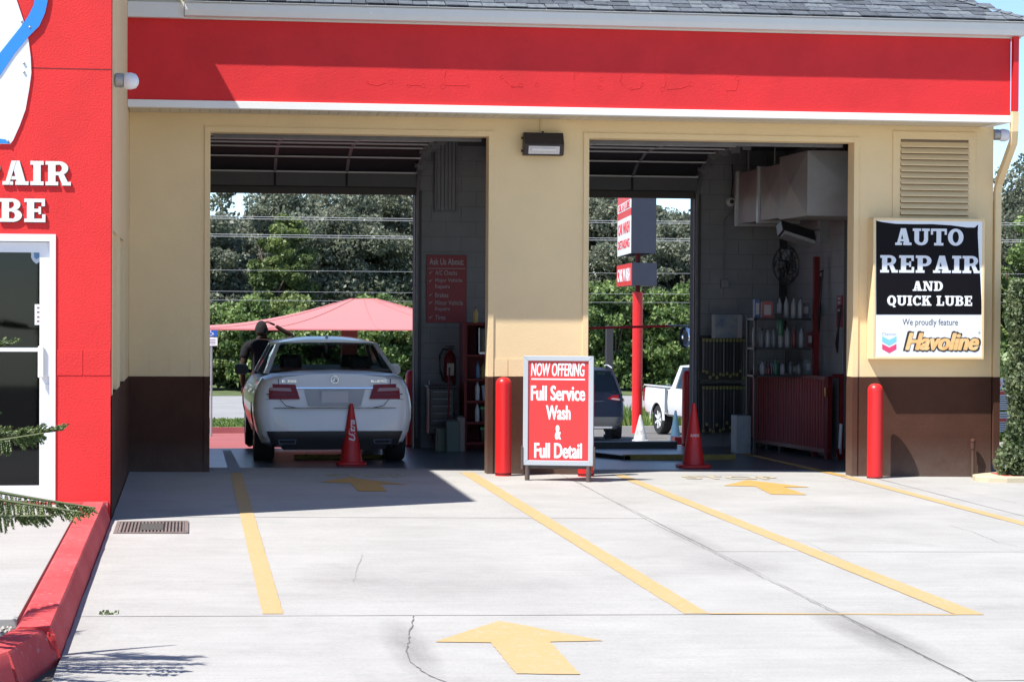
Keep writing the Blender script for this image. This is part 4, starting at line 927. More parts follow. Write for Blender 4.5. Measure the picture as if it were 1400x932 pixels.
def tub(x, y, z, w, h, m, label, cat='bin', lid=None):
    t = Thing('storage_bin' if cat == 'bin' else cat.replace(' ', '_'), (x, y, z), label, cat, local=True)
    mb = MB(); mb.loft([[(-w*s_/2, -.12*s_, zz), (w*s_/2, -.12*s_, zz), (w*s_/2, .12*s_, zz), (-w*s_/2, .12*s_, zz)] for s_, zz in ((.85, 0), (1, h*.9), (1.06, h*.9), (1.06, h))]); t.part('tub', mb, m)
    if lid: mb = MB(); mb.box(-w*.54, w*.54, -.13, .13, h, h+.025); t.part('lid', mb, lid)
green = mat('green_lid', (.02, .28, .09), .5)
tub(3.80, 28.1, lev[0]+.016, .22, .16, black, 'black bin with green lid on the lowest board of the red shelf', lid=green)
tub(3.80, 28.1, lev[1]+.016, .22, .16, black, 'black bin with green lid on the second board of the red shelf', lid=green)
tub(3.82, 28.1, lev[2]+.016, .24, .19, mat('grey_blue_tub', (.22, .26, .32), .5), 'pale blue-grey tub on the third board of the red shelf')
def bottle(x, y, z, h, r_, m, label, cap=None, grp=None, name='bottle'):
    t = Thing(name, (x, y, z), label, 'bottle', group=grp, local=True)
    mb = MB(); mb.lathe([(r_*.9, 0), (r_, .01), (r_, h*.62), (r_*.8, h*.72), (r_*.35, h*.84), (r_*.35, h*.9)], n=10); t.part('bottle_body', mb, m, smooth=50)
    mb = MB(); mb.lathe([(r_*.42, h*.9), (r_*.42, h), (r_*.3, h*1.01)], n=8); t.part('cap', mb, cap or black)
    return t
paleb = mat('pale_bottle', (.5, .5, .5), .4); 
bottle(3.645, 28.02, lev[2]+.016, .26, .03, paleb, 'white bottle left of the blue-grey tub on the red shelf')
bottle(3.645, 28.02, lev[1]+.016, .25, .03, paleb, 'white bottle left of the green-lidded bin on the second board')
bottle(3.60+.05, 28.02, lev[3]+.016, .22, .03, mat('blue_bottle', (.08, .16, .3), .4), 'blue bottle on the board below the monitor')
bottle(3.72, 28.02, lev[3]+.016, .20, .04, mat('amber_bottle', (.25, .15, .04), .4), 'amber bottle beside the blue one below the monitor')
bottle(3.62, 28.02, lev[5]+.016, .2, .03, mat('yellow_bottle', (.45, .3, .06), .4), 'yellow bottle standing on top of the red shelf')
# grey-green jugs and boxes on the floor
for i, (px, Y, w_, h_, c_, lab) in enumerate(((604, 27.9, .14, .30, (.10, .12, .09), 'dark green jug on the floor in front of the tool cabinet'), (618, 27.8, .17, .40, (.09, .115, .10), 'tall dull green box on the floor beside the red shelf'), (629, 27.9, .10, .44, (.22, .17, .15), 'narrow tan carton between the green box and the red shelf'))):
    x = P(px, 600, Y).x; z = gz(x, Y); t = Thing('floor_box', (x, Y, z), lab, 'container', local=True)
    mb = MB(); mb.box(-w_/2, w_/2, -.1, .1, 0, h_); t.part('body', mb, mat('box_paint_%s' % 'abc'[i], c_, .6), bevel=.012)
    mb = MB(); mb.box(-w_*.3, w_*.3, -.02, .02, h_, h_+.02) if i else mb.tube([(-w_*.3, 0, h_), (-w_*.2, 0, h_+.05), (w_*.2, 0, h_+.05), (w_*.3, 0, h_)], .01, 6); t.part('handle', mb, black)
x = P(612, 560, 28.0).x; mb = MB(); mb.tube([(x, 28.0, gz(x, 28)), (x+.02, 28.0, 1.0)], .012, 6); mb.box(x-.12, x+.14, 27.98, 28.02, gz(x, 28), gz(x, 28)+.06)
solo('push_broom', mb, redd, 'red handled broom leaning by the tool cabinet', 'broom', loc=(x, 28, 0))
# ---- right bay
# duct
ductm = mat('duct_metal', (.22, .207, .20), .5, metal=.15, var=.12, scale=2.5)
du = Thing('air_duct', (7.5, 25.5, 2.7), 'large boxy pale sheet-metal air duct under the ceiling of the right bay', 'duct')
Xd = 7.03; zA, zB = P(1119, 295, 24.6).z, P(1119, 206, 24.6).z
def xpanel(mb, pts, out):    # cross-broken sheet-metal panel
    c_ = sum((Vector(p) for p in pts), Vector())/4+Vector(out); mb.add(list(pts)+[tuple(c_)], [(0, 1, 4), (1, 2, 4), (2, 3, 4), (3, 0, 4)])
mb = MB(); mb.box(Xd+.003, 7.93, 24.61, 25.82, zA+.003, zB-.003); du.part('plenum', mb, ductm)
mb = MB(); xpanel(mb, [(Xd, 25.82, zA), (Xd, 24.6, zA), (Xd, 24.6, zB), (Xd, 25.82, zB)], (-.035, 0, 0)); xpanel(mb, [(Xd, 24.6, zA), (7.93, 24.6, zA), (7.93, 24.6, zB), (Xd, 24.6, zB)], (0, -.035, 0)); mb.add([(Xd, 24.6, zA-.001), (7.93, 24.6, zA-.001), (7.93, 25.82, zA-.001), (Xd, 25.82, zA-.001)], [(0, 1, 2, 3)])
du.part('sheet_panel', mb, ductm)
z2a, z2b = P(1079, 300, 26).z+.02, P(1079, 224, 26).z
X2 = 7.10
mb = MB(); mb.box(X2+.003, 7.6, 25.83, 28.2, z2a+.003, z2b-.003); du.part('branch', mb, ductm)
for ya, yb2 in ((25.84, 27.0), (27.06, 28.1)):
    mb = MB(); xpanel(mb, [(X2, yb2, z2a), (X2, ya, z2a), (X2, ya, z2b), (X2, yb2, z2b)], (-.03, 0, 0)); du.part('sheet_panel', mb, ductm)
mb = MB(); mb.box(X2-.03, 7.62, 27.0, 27.06, z2a-.03, z2b+.03); mb.box(X2-.03, 7.62, 28.1, 28.2, z2a-.03, z2b+.03); du.part('flange', mb, steel)
mb = MB(); [mb.tube([(X2, y_, z2b), (X2, y_, 4.05)], .01, 6) for y_ in (26.3, 27.6)]; du.part('hanger_rod', mb, dsteel)
# security camera, conduit
p = P(999, 276, yw); sc_ = Thing('security_camera', (p.x, yw, p.z), 'small white dome camera with a black lens on the inner wall of the right bay', 'camera', local=True)
mb = MB(); mb.lathe([(.065, 0), (.06, -.03), (.04, -.06)], n=16, axis='y'); sc_.part('housing', mb, white, smooth=40)
mb = MB(); mb.lathe([(.03, -.055), (.028, -.075), (.01, -.085)], n=14, axis='y'); sc_.part('lens', mb, black, smooth=40)
mb = MB(); mb.tube([(0, -.02, .06), (.02, -.03, .3), (.01, -.03, .5)], .008, 6); sc_.part('cord', mb, black)
p = P(990, 388, yw); jb = Thing('junction_box', (p.x, yw, p.z), 'square white electrical box with conduit on the inner wall of the right bay', 'electrical box', local=True)
mb = MB(); mb.box(-.055, .055, -.05, 0, -.055, .055); jb.part('box', mb, cmu, bevel=.004)
mb = MB(); mb.tube([(0, -.02, .055), (0, -.02, .86), (.25, -.02, 1.10)], .011, 6); jb.part('conduit', mb, cmu)
# heater and fan on side wall
p = P(1090, 318, 26.0); he = Thing('tube_heater', (p.x, 26.0, p.z), 'black angled heater bracketed to the wall under the big duct', 'heater', local=True)
mb = MB(); mb.loft([[(x, -.15, -.02+dz), (x, .1, -.10+dz), (x, .18, .04+dz), (x, -.05, .10+dz)] for x, dz in ((-.22, .05), (.20, -.07))]); he.part('body', mb, black, bevel=.01)
mb = MB(); mb.loft([[(x, -.165, -.03+dz), (x, -.155, -.07+dz), (x, .09, -.12+dz), (x, .09, -.11+dz)] for x, dz in ((-.20, .05), (.18, -.07))]); he.part('reflector', mb, dsteel)
mb = MB(); mb.tube([(.1, .1, .0), (.3, .1, .04), (.36, .1, .1)], .016, 6); mb.box(.30, .42, .05, .15, -.12, .2); he.part('bracket', mb, dsteel)
pf_ = P(1075, 362, 26.4); fn_ = Thing('wall_fan', (pf_.x, 26.4, pf_.z), 'dark caged fan on a bent wall arm below the heater', 'fan', rz=R(35), local=True)
def cagew(mb, r_, y):
    mb.tube([(r_*math.cos(a), y, r_*math.sin(a)) for a in [i*math.pi/10 for i in range(21)]], .006, 5, False)
mb = MB(); cagew(mb, .24, 0); cagew(mb, .20, -.05); cagew(mb, .12, -.07); cagew(mb, .20, .05); cagew(mb, .05, -.075)
for k in range(16):
    a = k*math.pi/8; mb.tube([(.24*math.cos(a), 0, .24*math.sin(a)), (.18*math.cos(a), -.055, .18*math.sin(a)), (.03*math.cos(a), -.075, .03*math.sin(a))], .004, 4)
    mb.tube([(.24*math.cos(a), 0, .24*math.sin(a)), (.18*math.cos(a), .055, .18*math.sin(a)), (.03*math.cos(a), .075, .03*math.sin(a))], .004, 4)
fn_.part('cage', mb, black)
for k in range(4):
    a = k*math.pi/2; mb = MB(); u = Vector((math.cos(a), 0, math.sin(a))); v_ = Vector((-math.sin(a), 0, math.cos(a)))
    mb.hexa([u*.04-v_*.03-Vector((0, .02, 0)), u*.04+v_*.03+Vector((0, .02, 0)), u*.19+v_*.07+Vector((0, .025, 0)), u*.2-v_*.05-Vector((0, .025, 0))], [p_+Vector((0, .006, 0)) for p_ in (u*.04-v_*.03-Vector((0, .02, 0)), u*.04+v_*.03+Vector((0, .02, 0)), u*.19+v_*.07+Vector((0, .025, 0)), u*.2-v_*.05-Vector((0, .025, 0)))]); fn_.part('blade', mb, dsteel)
mb = MB(); mb.lathe([(.05, -.03), (.065, 0), (.065, .14), (.04, .16)], n=12, axis='y'); fn_.part('motor', mb, black)
mb = MB(); mb.tube([(0, .12, 0), (.15, .15, -.16), (.27, .2, -.10), (.30, .2, .10), (.36, .22, .16), (.44, .25, -.02), (.3, .3, -.06)], .016, 6); fn_.part('arm', mb, black)
# dark of a doorway painted in as a flat black sheet; red post
p0_, p1_ = P(1066, 400, 28.75), P(1090, 320, 28.75)
mb = MB(); mb.box(p0_.x, 7.94, YB-.045, YB-.012, 1.5, 3.0); solo('doorway_dark', mb, black, 'black sheet added as the dark of a doorway beside the fan', 'board', loc=(p0_.x, YB-.03, 1.5))
xr = P(1116, 430, 26.9).x
rs = Thing('shelf_rack', (7.4, 27.3, -.06), 'dark shelf rack with a tall red upright, holding bottles, right bay', 'shelf')
zt_ = P(1116, 351, 26.9).z
mb = MB(); mb.box(xr-.035, xr+.035, 26.88, 26.95, gz(7.6, 26.9), zt_); rs.part('upright', mb, redd)
sxl, sxr = P(1026, 430, 27.2).x, xr-.04
zs = [P(1070, py, 27.2).z for py in (435, 475, 512)]
for z in zs: mb = MB(); mb.box(sxl, sxr, 27.0, 27.4, z-.025, z); rs.part('shelf_board', mb, black)
mb = MB(); mb.box(sxl, sxl+.03, 27.37, 27.4, gz(7, 27.3), zs[0]+.02); mb.box(sxl, sxl+.03, 27.0, 27.03, gz(7, 27.3), zs[0]+.02); rs.part('frame_post', mb, black)
bcols = [((.24, .24, .25), 'white'), ((.13, .14, .15), 'grey'), ((.04, .05, .11), 'blue'), ((.12, .02, .02), 'red'), ((.02, .11, .05), 'green'), ((.10, .10, .11), 'black')]
def brow(z, xs_, hts, cols, where):
    for k, (x, h_, ci) in enumerate(zip(xs_, hts, cols)):
        c_, nm = bcols[ci]
        bottle(x, 27.15, z, h_, .032, mat('bottle_%s' % nm, c_, .4), '%s bottle number %d' % (nm, k+1), grp='bottles on the dark shelf rack')['label'] if False else None
        pos = ['leftmost', 'second', 'third', 'fourth', 'fifth', 'sixth', 'seventh', 'eighth', 'ninth'][k]
        bottle(x, 27.15, z, h_, .032, mat('bottle_%s' % nm, c_, .4), '%s %s bottle from the left on the %s board of the dark rack' % (pos, nm, where) if k else 'leftmost bottle, %s, on the %s board of the dark rack' % (nm, where), grp='bottles on the dark shelf rack')
W_ = sxr-sxl
brow(zs[0]+.001, [sxl+W_*t for t in (.50, .62, .75, .87)], [.27, .28, .28, .27], [0, 0, 0, 0], 'top')
brow(zs[1]+.001, [sxl+W_*t for t in (.06, .18, .29, .40, .52, .64, .76, .89)], [.30, .24, .25, .26, .27, .28, .27, .27], [0, 1, 0, 1, 0, 0, 3, 0], 'middle')
brow(zs[2]+.001, [sxl+W_*t for t in (.08, .20, .31, .44, .56, .70, .85)], [.17, .18, .14, .20, .16, .17, .15], [1, 0, 3, 4, 0, 5, 1], 'lower')
for px, w_, h_, m_, lab in ((1033, .07, .24, mat('blue_box', (.05, .09, .22), .5), 'blue and purple box at the left end of the top rack board'), (1047, .13, .21, mat('red_box', (.32, .08, .08), .5), 'red and white carton on the top rack board beside the blue box')):
    x = P(px, 420, 27.2).x; t = Thing('carton', (x, 27.15, zs[0]), lab, 'box', local=True); mb = MB(); mb.box(-w_/2, w_/2, -.05, .05, .001, h_); t.part('box', mb, m_, bevel=.003)
    mb = MB(); mb.box(-w_*.35, w_*.3, -.052, -.05, h_*.2, h_*.8); t.part('label_print', mb, inner_w)
k = 0
for px, bi, w_, h_, c_, nm in ((1100, 0, .10, .20, (.10, .10, .11), 'dark grey'), (1034, 1, .09, .26, (.20, .20, .19), 'pale'), (1106, 1, .07, .20, (.12, .02, .02), 'dark red'), (1060, 2, .10, .15, (.03, .05, .10), 'dark blue'), (1084, 2, .09, .12, (.16, .13, .06), 'tan'), (1104, 2, .08, .19, (.14, .15, .15), 'grey')):
    x = P(px, 420, 27.3).x; t = Thing('carton', (x, 27.28, zs[bi]), '%s carton behind the bottles on the %s board of the dark rack' % (nm, ('top', 'middle', 'lower')[bi]), 'box', local=True)
    mb = MB(); mb.box(-w_/2, w_/2, -.04, .05, .001, h_); t.part('box', mb, mat('carton_%s' % nm.replace(' ', '_'), c_, .6), bevel=.003); mb = MB(); mb.box(-w_*.3, w_*.3, -.042, -.04, h_*.3, h_*.75); t.part('label_print', mb, inner_w)
for px, zt2, ln, lab in ((1125, 372, .75, 'black air hose hanging on the side wall beside the red upright'), (1150, 420, .55, 'short black cable hanging on the side wall near the red notice')):
    p = P(px, zt2, 26.8 if px < 1140 else 25.9); p.x = min(p.x, 7.93); mb = MB(); mb.tube([p, p+Vector((-.02, .02, -ln*.4)), p+Vector((-.05, .04, -ln*.8)), p+Vector((-.02, .08, -ln)), p+Vector((.0, .12, -ln*.7)), p+Vector((0, .1, -.05))], .012, 6)
    mb.tube([p+Vector((.02, .03, .02)), p+Vector((-.04, .03, .0))], .012, 6)
    solo('wall_hose', mb, black, lab, 'hose', smooth=50, loc=tuple(p))
x = P(1067, 425, 27.0).x; t = Thing('spray_gun', (x, 27.0, zs[0]), 'green and black spray bottle hanging at the front of the rack', 'spray bottle', local=True)
mb = MB(); mb.lathe([(.04, -.22), (.045, -.2), (.045, -.05), (.02, 0)], n=12); t.part('bottle_body', mb, mat('dark_green', (.03, .10, .05), .4), smooth=40)
mb = MB(); mb.box(-.06, .04, -.02, .02, .0, .06); mb.box(-.02, .0, -.03, .0, -.06, .0); t.part('trigger_head', mb, black)
# wiper blade racks
for i, (py0, py1, lab) in enumerate(((462, 520, 'upper rack of yellow and black wiper packets on the inner wall'), (527, 592, 'lower rack of yellow and black wiper packets near the floor'))):
    Yr = 28.45; xa, xb = P(960, py0, Yr).x, P(1019, py0, Yr).x; za, zb2 = P(980, py1, Yr).z, P(980, py0, Yr).z
    t = Thing('wiper_rack', (xa, Yr, za), lab, 'display rack', group='wiper blade display racks')
    mb = MB(); mb.tube([(xa, Yr, zb2), (xb, Yr, zb2)], .01, 6); mb.tube([(xa, Yr+.2, zb2), (xb, Yr+.2, zb2)], .01, 6); mb.box(xa, xb, Yr+.2, Yr+.22, za, zb2+.03); t.part('frame', mb, black)
    for k in range(13):
        x = xa+.02+k*(xb-xa-.04)/12; mb = MB(); h_ = random.uniform(.8, 1)*(zb2-za); mb.box(x-.015, x+.015, Yr-.01, Yr+.0, zb2-h_, zb2-.01, 0); mb.box(x-.016, x+.016, Yr-.012, Yr-.001, zb2-.05, zb2-.005, 1); mb.box(x-.016, x+.016, Yr-.012, Yr-.001, zb2-h_, zb2-h_+.04, 1)
        mb.box(x-.003, x+.003, Yr-.014, Yr-.0105, zb2-h_+.05, zb2-.06, 2 if k % 3 == 0 else 0)
        t.part('wiper_packet', mb, [black, mat('packet_yellow', (.20, .20, .05), .5), inner_w])
a, b = P(973, 462, 28.4), P(1014, 430, 28.4); t = Thing('parts_poster', (a.x, 28.4, a.z), 'small tilted silver and blue display board above the wiper racks', 'display board')
mb = MB(); mb.box(a.x, b.x, 28.38, 28.40, a.z, b.z); t.part('board', mb, mat('poster_print', (.30, .30, .28), .4, col2=(.08, .12, .2), scale=5)); mb = MB(); mb.box(a.x, a.x+.04, 28.375, 28.38, a.z, b.z); mb.box(b.x-.06, b.x, 28.375, 28.38, a.z, b.z); t.part('edge_strip', mb, inner_w)
a = P(1007, 609, 27.3); b = P(1027, 568, 27.3); mb = MB(); mb.box(a.x, b.x, 27.3, 27.6, gz(a.x, 27.3), b.z); solo('plastic_bin', mb, mat('bluegrey_bin', (.22, .24, .26), .6, var=.15, scale=6), 'pale grey bin on the floor between the wiper racks and the red gate', 'bin', bevel=.01, loc=(a.x, 27.3, -.07))
# small red wall notice
a = P(1134, 447, 26.4); b = P(1141, 404, 26.4); mb = MB(); mb.box(7.935, 7.949, 26.2, 26.42, a.z, b.z)
nn = Thing('wall_notice', (7.94, 26.3, a.z), 'narrow vertical dark red notice on the side wall', 'notice'); nn.part('panel', mb, mat('maroon_sign', (.24, .012, .02), .5))
mb = MB(); 
for k in range(7): z = a.z+.04+k*.05; mb.box(7.932, 7.936, 26.26, 26.36, z, z+.028)
nn.part('print', mb, inner_w)
# red corrugated gate
ga, gb2 = G(1027, 611), G(1134, 628.5); zt0 = P(1027, 511, ga.y).z; zt1 = P(1134, 510, gb2.y).z
gd = (gb2-ga); gl_ = math.hypot(gd.x, gd.y); gth = math.atan2(gd.y, gd.x)
gt = Thing('red_gate', (ga.x, ga.y, gz(ga.x, ga.y)), 'dark red ribbed steel gate panel standing at the right side of the right bay', 'gate', rz=gth, local=True)
GH = (zt0+zt1)/2-gz(7, 26)-.0; z00 = .075
grey_red = mat('gate_edge', (.19, .07, .07), .5)
mb = MB(); mb.box(0, gl_, -.02, .02, z00, z00+.05); mb.box(0, gl_, -.02, .02, GH-.04, GH); mb.box(0, .03, -.02, .02, z00+.05, GH-.04); gt.part('frame', mb, grey_red)
mb = MB(); mb.box(gl_-.09, gl_, -.03, .03, -.0, GH); gt.part('post', mb, redd)
mb = MB(); mb.box(.03, gl_-.09, .0, .006, z00+.05, GH-.04); gt.part('sheet', mb, redd)
nr = 29; rb = MB(); rb.hexa([(-.008, -.017, z00+.05), (.008, -.017, z00+.05), (.013, 0, z00+.05), (-.013, 0, z00+.05)], [(-.008, -.017, GH-.04), (.008, -.017, GH-.04), (.013, 0, GH-.04), (-.013, 0, GH-.04)])
rbm = rb.mesh('rib', mat('rib_red', (.24, .03, .035), .5))
for k in range(nr): link('rib', rbm, gt.o, (.045+k*(gl_-.15)/(nr-1), 0, 0))
for x in (.1, .55, .95): mb = MB(); mb.box(x, x+.04, -.03, .03, 0, z00); gt.part('foot', mb, black)
mb = MB(); mb.tube([(gl_-.05, -.04, .88), (gl_-.03, -.05, .83), (gl_-.05, -.04, .78)], .012, 6); gt.part('latch', mb, mat('brass', (.6, .4, .1), .4, metal=.6))
gx = gb2.x+.02; zt = zt1; zg = gz(gx, gb2.y)
lg = Thing('guard_rail', (gx+.2, gb2.y-.1, zg), 'open red tube guard frame beside the ribbed gate at the right jamb', 'guard rail')
mb = MB(); y_ = gb2.y-.03; mb.box(gx, gx+.36, y_-.03, y_+.02, zt-.06, zt-.01); lg.part('rail', mb, redd)
mb = MB(); mb.box(gx+.09, gx+.14, y_-.03, y_+.02, zg, zt-.061); mb.box(gx+.26, gx+.31, y_-.03, y_+.02, zg, zt-.061); lg.part('upright', mb, redd)
mb = MB(); mb.tube([(gx+.14, y_-.01, zt-.1), (gx+.19, y_-.01, zt-.35), (gx+.26, y_-.01, zt-.45)], .010, 6); lg.part('hose', mb, black)
mb = MB(); mb.tube([(gx+.085, y_-.05, zg+.08), (gx+.10, y_-.05, zg+.45)], .022, 8); lg.part('post_sleeve', mb, paleb)
mb = MB()
for k in range(14): x = gx+.05+random.random()*.26; mb.tube([(x, y_-.08, zg+.02), (x+random.uniform(-.04, .04), y_-.1, zg+random.uniform(.1, .16))], .012, 5)
solo('hose_heap', mb, redd, 'tangle of red hoses on the floor at the foot of the guard rail', 'hose', loc=(gx+.2, y_, zg))
# ================================================================== VEHICLES
paintw = mat('white_car_paint', (.76, .76, .755), .3, coat=.5)
class Vehicle:
    """local frame: x right, y forward, z up, rear bumper at y=0, ground z=0"""
    def __init__(s, th, L, prof, deck, plan, shear, arches, wr, paint, tw=.23, track=None):
        s.t = th; s.prof = prof; s.plan = plan; s.shear = shear; s.L = L
        half = prof; zt = half[-1][1]
        ysn = sorted(set([a for a, _ in plan]+[L*k/14 for k in range(1, 14)]))
        rings = []
        for y in ysn:
            sc_ = lerp_tab(plan, y); dk = lerp_tab(deck, y); ring = []
            zb = lerp_tab([(0, .05), (.5, 0), (L-.5, 0), (L, .05)], y)
            pts = []
            for x, z in half:
                zz = z if z <= .6 else .6+(z-.6)*(dk-.6)/(zt-.6)
                pts.append((x*sc_, zz+(zb if z < .3 else 0)))
            full = pts+[(-x, z) for x, z in reversed(pts)]
            ring = [(x, y+lerp_tab(shear, z)*max(0, 1-y/1.2), z) for x, z in full]
            rings.append(ring)
        mb = MB().loft(rings)
        me = mb.mesh('body', [paint, black], 32)
        o = bpy.data.objects.new('body', me); C.objects.link(o)
        cut = MB()
        xw = max(x for x, _ in half)
        for ya in arches:
            for sx in (-1, 1):
                cut.lathe([(.001, xw-.30), (wr+.06, xw-.30), (wr+.06, xw+.1), (.001, xw+.1)] if sx > 0 else [(.001, -xw-.1), (wr+.06, -xw-.1), (wr+.06, -xw+.30), (.001, -xw+.30)], (0, ya, wr), 28, 'x')
        co = bpy.data.objects.new('cut', cut.mesh('cut', black)); C.objects.link(co)
        md = o.modifiers.new('b', 'BOOLEAN'); md.operation = 'DIFFERENCE'; md.object = co; md.solver = 'EXACT'
        bpy.context.view_layer.update()
        m2 = bpy.data.meshes.new_from_object(o.evaluated_get(bpy.context.evaluated_depsgraph_get()))
        bpy.data.objects.remove(o); bpy.data.objects.remove(co)
        m2.polygons.foreach_set('use_smooth', [True]*len(m2.polygons)); m2.set_sharp_from_angle(angle=R(32))
        s.body = link('body', m2, th.o)
        for ya in arches:
            for sx in (-1, 1):
                xc = sx*(xw-.03-tw/2)
                mb = MB(); mb.lathe([(wr*.62, -tw/2), (wr*.93, -tw/2), (wr, -tw/2+.03), (wr, tw/2-.03), (wr*.93, tw/2), (wr*.62, tw/2), (wr*.58, 0), (wr*.62, -tw/2)], (xc, ya, wr), 28, 'x', cap=False); wh = th.part('wheel', mb, rub, smooth=40)
                mb = MB(); xo = xc+sx*(tw/2-.01)
                mb.lathe([(.05, xo-xc-.02*sx), (wr*.60, xo-xc-.05*sx), (wr*.64, xo-xc), (wr*.66, xo-xc-.0), (wr*.66, xo-xc-.12*sx)], (xc, ya, wr), 24, 'x', cap=False)
                for k in range(7):
                    a = 2*math.pi*k/7; u = Vector((0, math.cos(a), math.sin(a))); v_ = Vector((0, -math.sin(a), math.cos(a))); c0 = Vector((xo-.012*sx, ya, wr))
                    mb.hexa([c0+u*.03-v_*.02, c0+u*.03+v_*.02, c0+u*wr*.63+v_*.028, c0+u*wr*.63-v_*.028], [p_+Vector((.018*sx, 0, 0)) for p_ in (c0+u*.03-v_*.02, c0+u*.03+v_*.02, c0+u*wr*.63+v_*.028, c0+u*wr*.63-v_*.028)])
                th.part('rim', mb, alum, parent=wh)
                mb = MB(); mb.lathe([(.001, -.05), (wr*.6, -.05), (wr*.6, -.03), (.001, -.03)], (xc, ya, wr), 20, 'x'); th.part('brake_disc', mb, dark, parent=wh)
    def xfull(s, z):
        pts = [(zz, x) for x, zz in s.prof if x > .01]; return lerp_tab(sorted(pts), z)
    def yrear(s, x, z):
        f_ = abs(x)/s.xfull(z); inv = [(v, y) for y, v in s.plan[:8] if True]; inv = sorted(set(inv))
        if f_ <= inv[0][0]: y = 0
        else: y = lerp_tab(inv, f_)
        return y+lerp_tab(s.shear, z)*max(0, 1-y/1.2)
    def patch(s, name, pts, m, off=.008, parent=None, nu=10, nv=3, flip=1, smooth=40, label=None):
        """four corners (x,z) bl, br, tr, tl laid on the rear surface"""
        (a, b, c_, d) = pts; vs = []; mb = MB()
        for lay in (off, -.03):
            for j in range(nv+1):
                for i in range(nu+1):
                    u, v = i/nu, j/nv
                    x = (a[0]*(1-u)+b[0]*u)*(1-v)+(d[0]*(1-u)+c_[0]*u)*v; z = (a[1]*(1-u)+b[1]*u)*(1-v)+(d[1]*(1-u)+c_[1]*u)*v
                    y = s.yrear(x, z); ox = 0
                    if abs(x)/s.xfull(z) > .99: ox = math.copysign(off*.8 if lay > 0 else -.03, x)
                    vs.append((x*flip+ox*flip, y-lay, z))
        n = nu+1; N = n*(nv+1); fs = []
        for j in range(nv):
            for i in range(nu): q_ = (j*n+i, j*n+i+1, (j+1)*n+i+1, (j+1)*n+i); fs.append(q_)
        edge = [j for j in range(nu+1)]+[(j+1)*n+nu for j in range(nv)]+[nv*n+nu-1-i for i in range(nu)]+[(nv-1-j)*n for j in range(nv-1)]
        for a_, b_ in zip(edge, edge[1:]+edge[:1]): fs.append((a_, b_, b_+N, a_+N))
        mb.add(vs, fs); return s.t.part(name, mb, m, parent=parent, smooth=smooth, label=label)
def greenhouse(v, key, roof, glass, paint, trimw=.06):
    """key: per side points (x,y,z): Cb, Ct, Bt?, At, Ab"""
    th = v.t; Cb, Ct, At, Ab = [Vector(k) for k in key]
    mir = lambda p: Vector((-p.x, p.y, p.z))
    # roof plate
    rings = []
    n = 9; yr0, yr1 = Ct.y-.02, At.y+.02
    for i in range(7):
        t = i/6; y = yr0+(yr1-yr0)*t; w_ = (Ct.x+(At.x-Ct.x)*t)+.03; zc = (Ct.z+(At.z-Ct.z)*t); bul = roof*(math.sin(math.pi*(.18+.64*t)))
        top = [(w_*(-1+2*k/n), y, zc+bul*(1-abs(-1+2*k/n)**2.6)) for k in range(n+1)]; bot = [(x, y_, z-.035) for x, y_, z in reversed(top)]
        rings.append(top+bot)
    th.part('roof', MB().loft(rings), paint, smooth=45)
    def slab(p, q, a, b, m, name, th_=.012, parent=None):
        """quad p,q,a,b extruded inward"""
        nn = (q-p).cross(b-p).normalized()*th_; mb = MB(); mb.hexa([p, q, a, b], [p+nn, q+nn, a+nn, b+nn]); return th.part(name, mb, m, parent=parent)
    e = .008
    slab(mir(Cb)+Vector((trimw, -e, 0)), Cb+Vector((-trimw, -e, 0)), Ct+Vector((-.04, -e, .0)), mir(Ct)+Vector((.04, -e, .0)), glass, 'rear_window')
    slab(mir(Ab), Ab, At, mir(At), glass, 'windshield')
    for s_ in (1, -1):
        f_ = (lambda p: p) if s_ > 0 else mir
        Mb = Vector(((Cb.x+Ab.x)/2+.02, (Cb.y+Ab.y)/2, (Cb.z+Ab.z)/2)); Mt = Vector(((Ct.x+At.x)/2, (Ct.y+At.y)/2, (Ct.z+At.z)/2))
        mb = MB()
        def pil(b0, t0, wb, wt):
            mb.hexa([f_(b0+Vector((.012, -wb, 0))), f_(b0+Vector((.012, wb, 0))), f_(b0+Vector((-.04, wb, 0))), f_(b0+Vector((-.04, -wb, 0)))], [f_(t0+Vector((.02, -wt, 0))), f_(t0+Vector((.02, wt, 0))), f_(t0+Vector((-.03, wt, 0))), f_(t0+Vector((-.03, -wt, 0)))])
        pil(Cb+Vector((0, .10, 0)), Ct+Vector((0, .06, 0)), .13, .09); pil(Ab, At, .05, .04); th.part('pillar', mb, paint)
        mb = MB(); pil(Mb, Mt, .04, .03); th.part('pillar', mb, black)
        q0, q1, q2, q3 = f_(Cb+Vector((-.005, .2, 0))), f_(Ab+Vector((-.005, -.05, 0))), f_(At+Vector((0, -.04, 0))), f_(Ct+Vector((0, .12, 0)))
        nn = Vector((-.01*s_, 0, 0)); mb = MB(); mb.hexa([q0, q1, q2, q3], [q0+nn, q1+nn, q2+nn, q3+nn]); th.part('side_window', mb, glass)
def seats(v, rows, zb, m=black):
    for y, xs_ in rows:
        for x in xs_:
            mb = MB(); mb.box(x-.24, x+.24, y, y+.16, zb-.05, zb+.12); mb.box(x-.13, x+.13, y-.02, y+.09, zb+.12, zb+.30); v.t.part('seat', mb, m, bevel=.04)
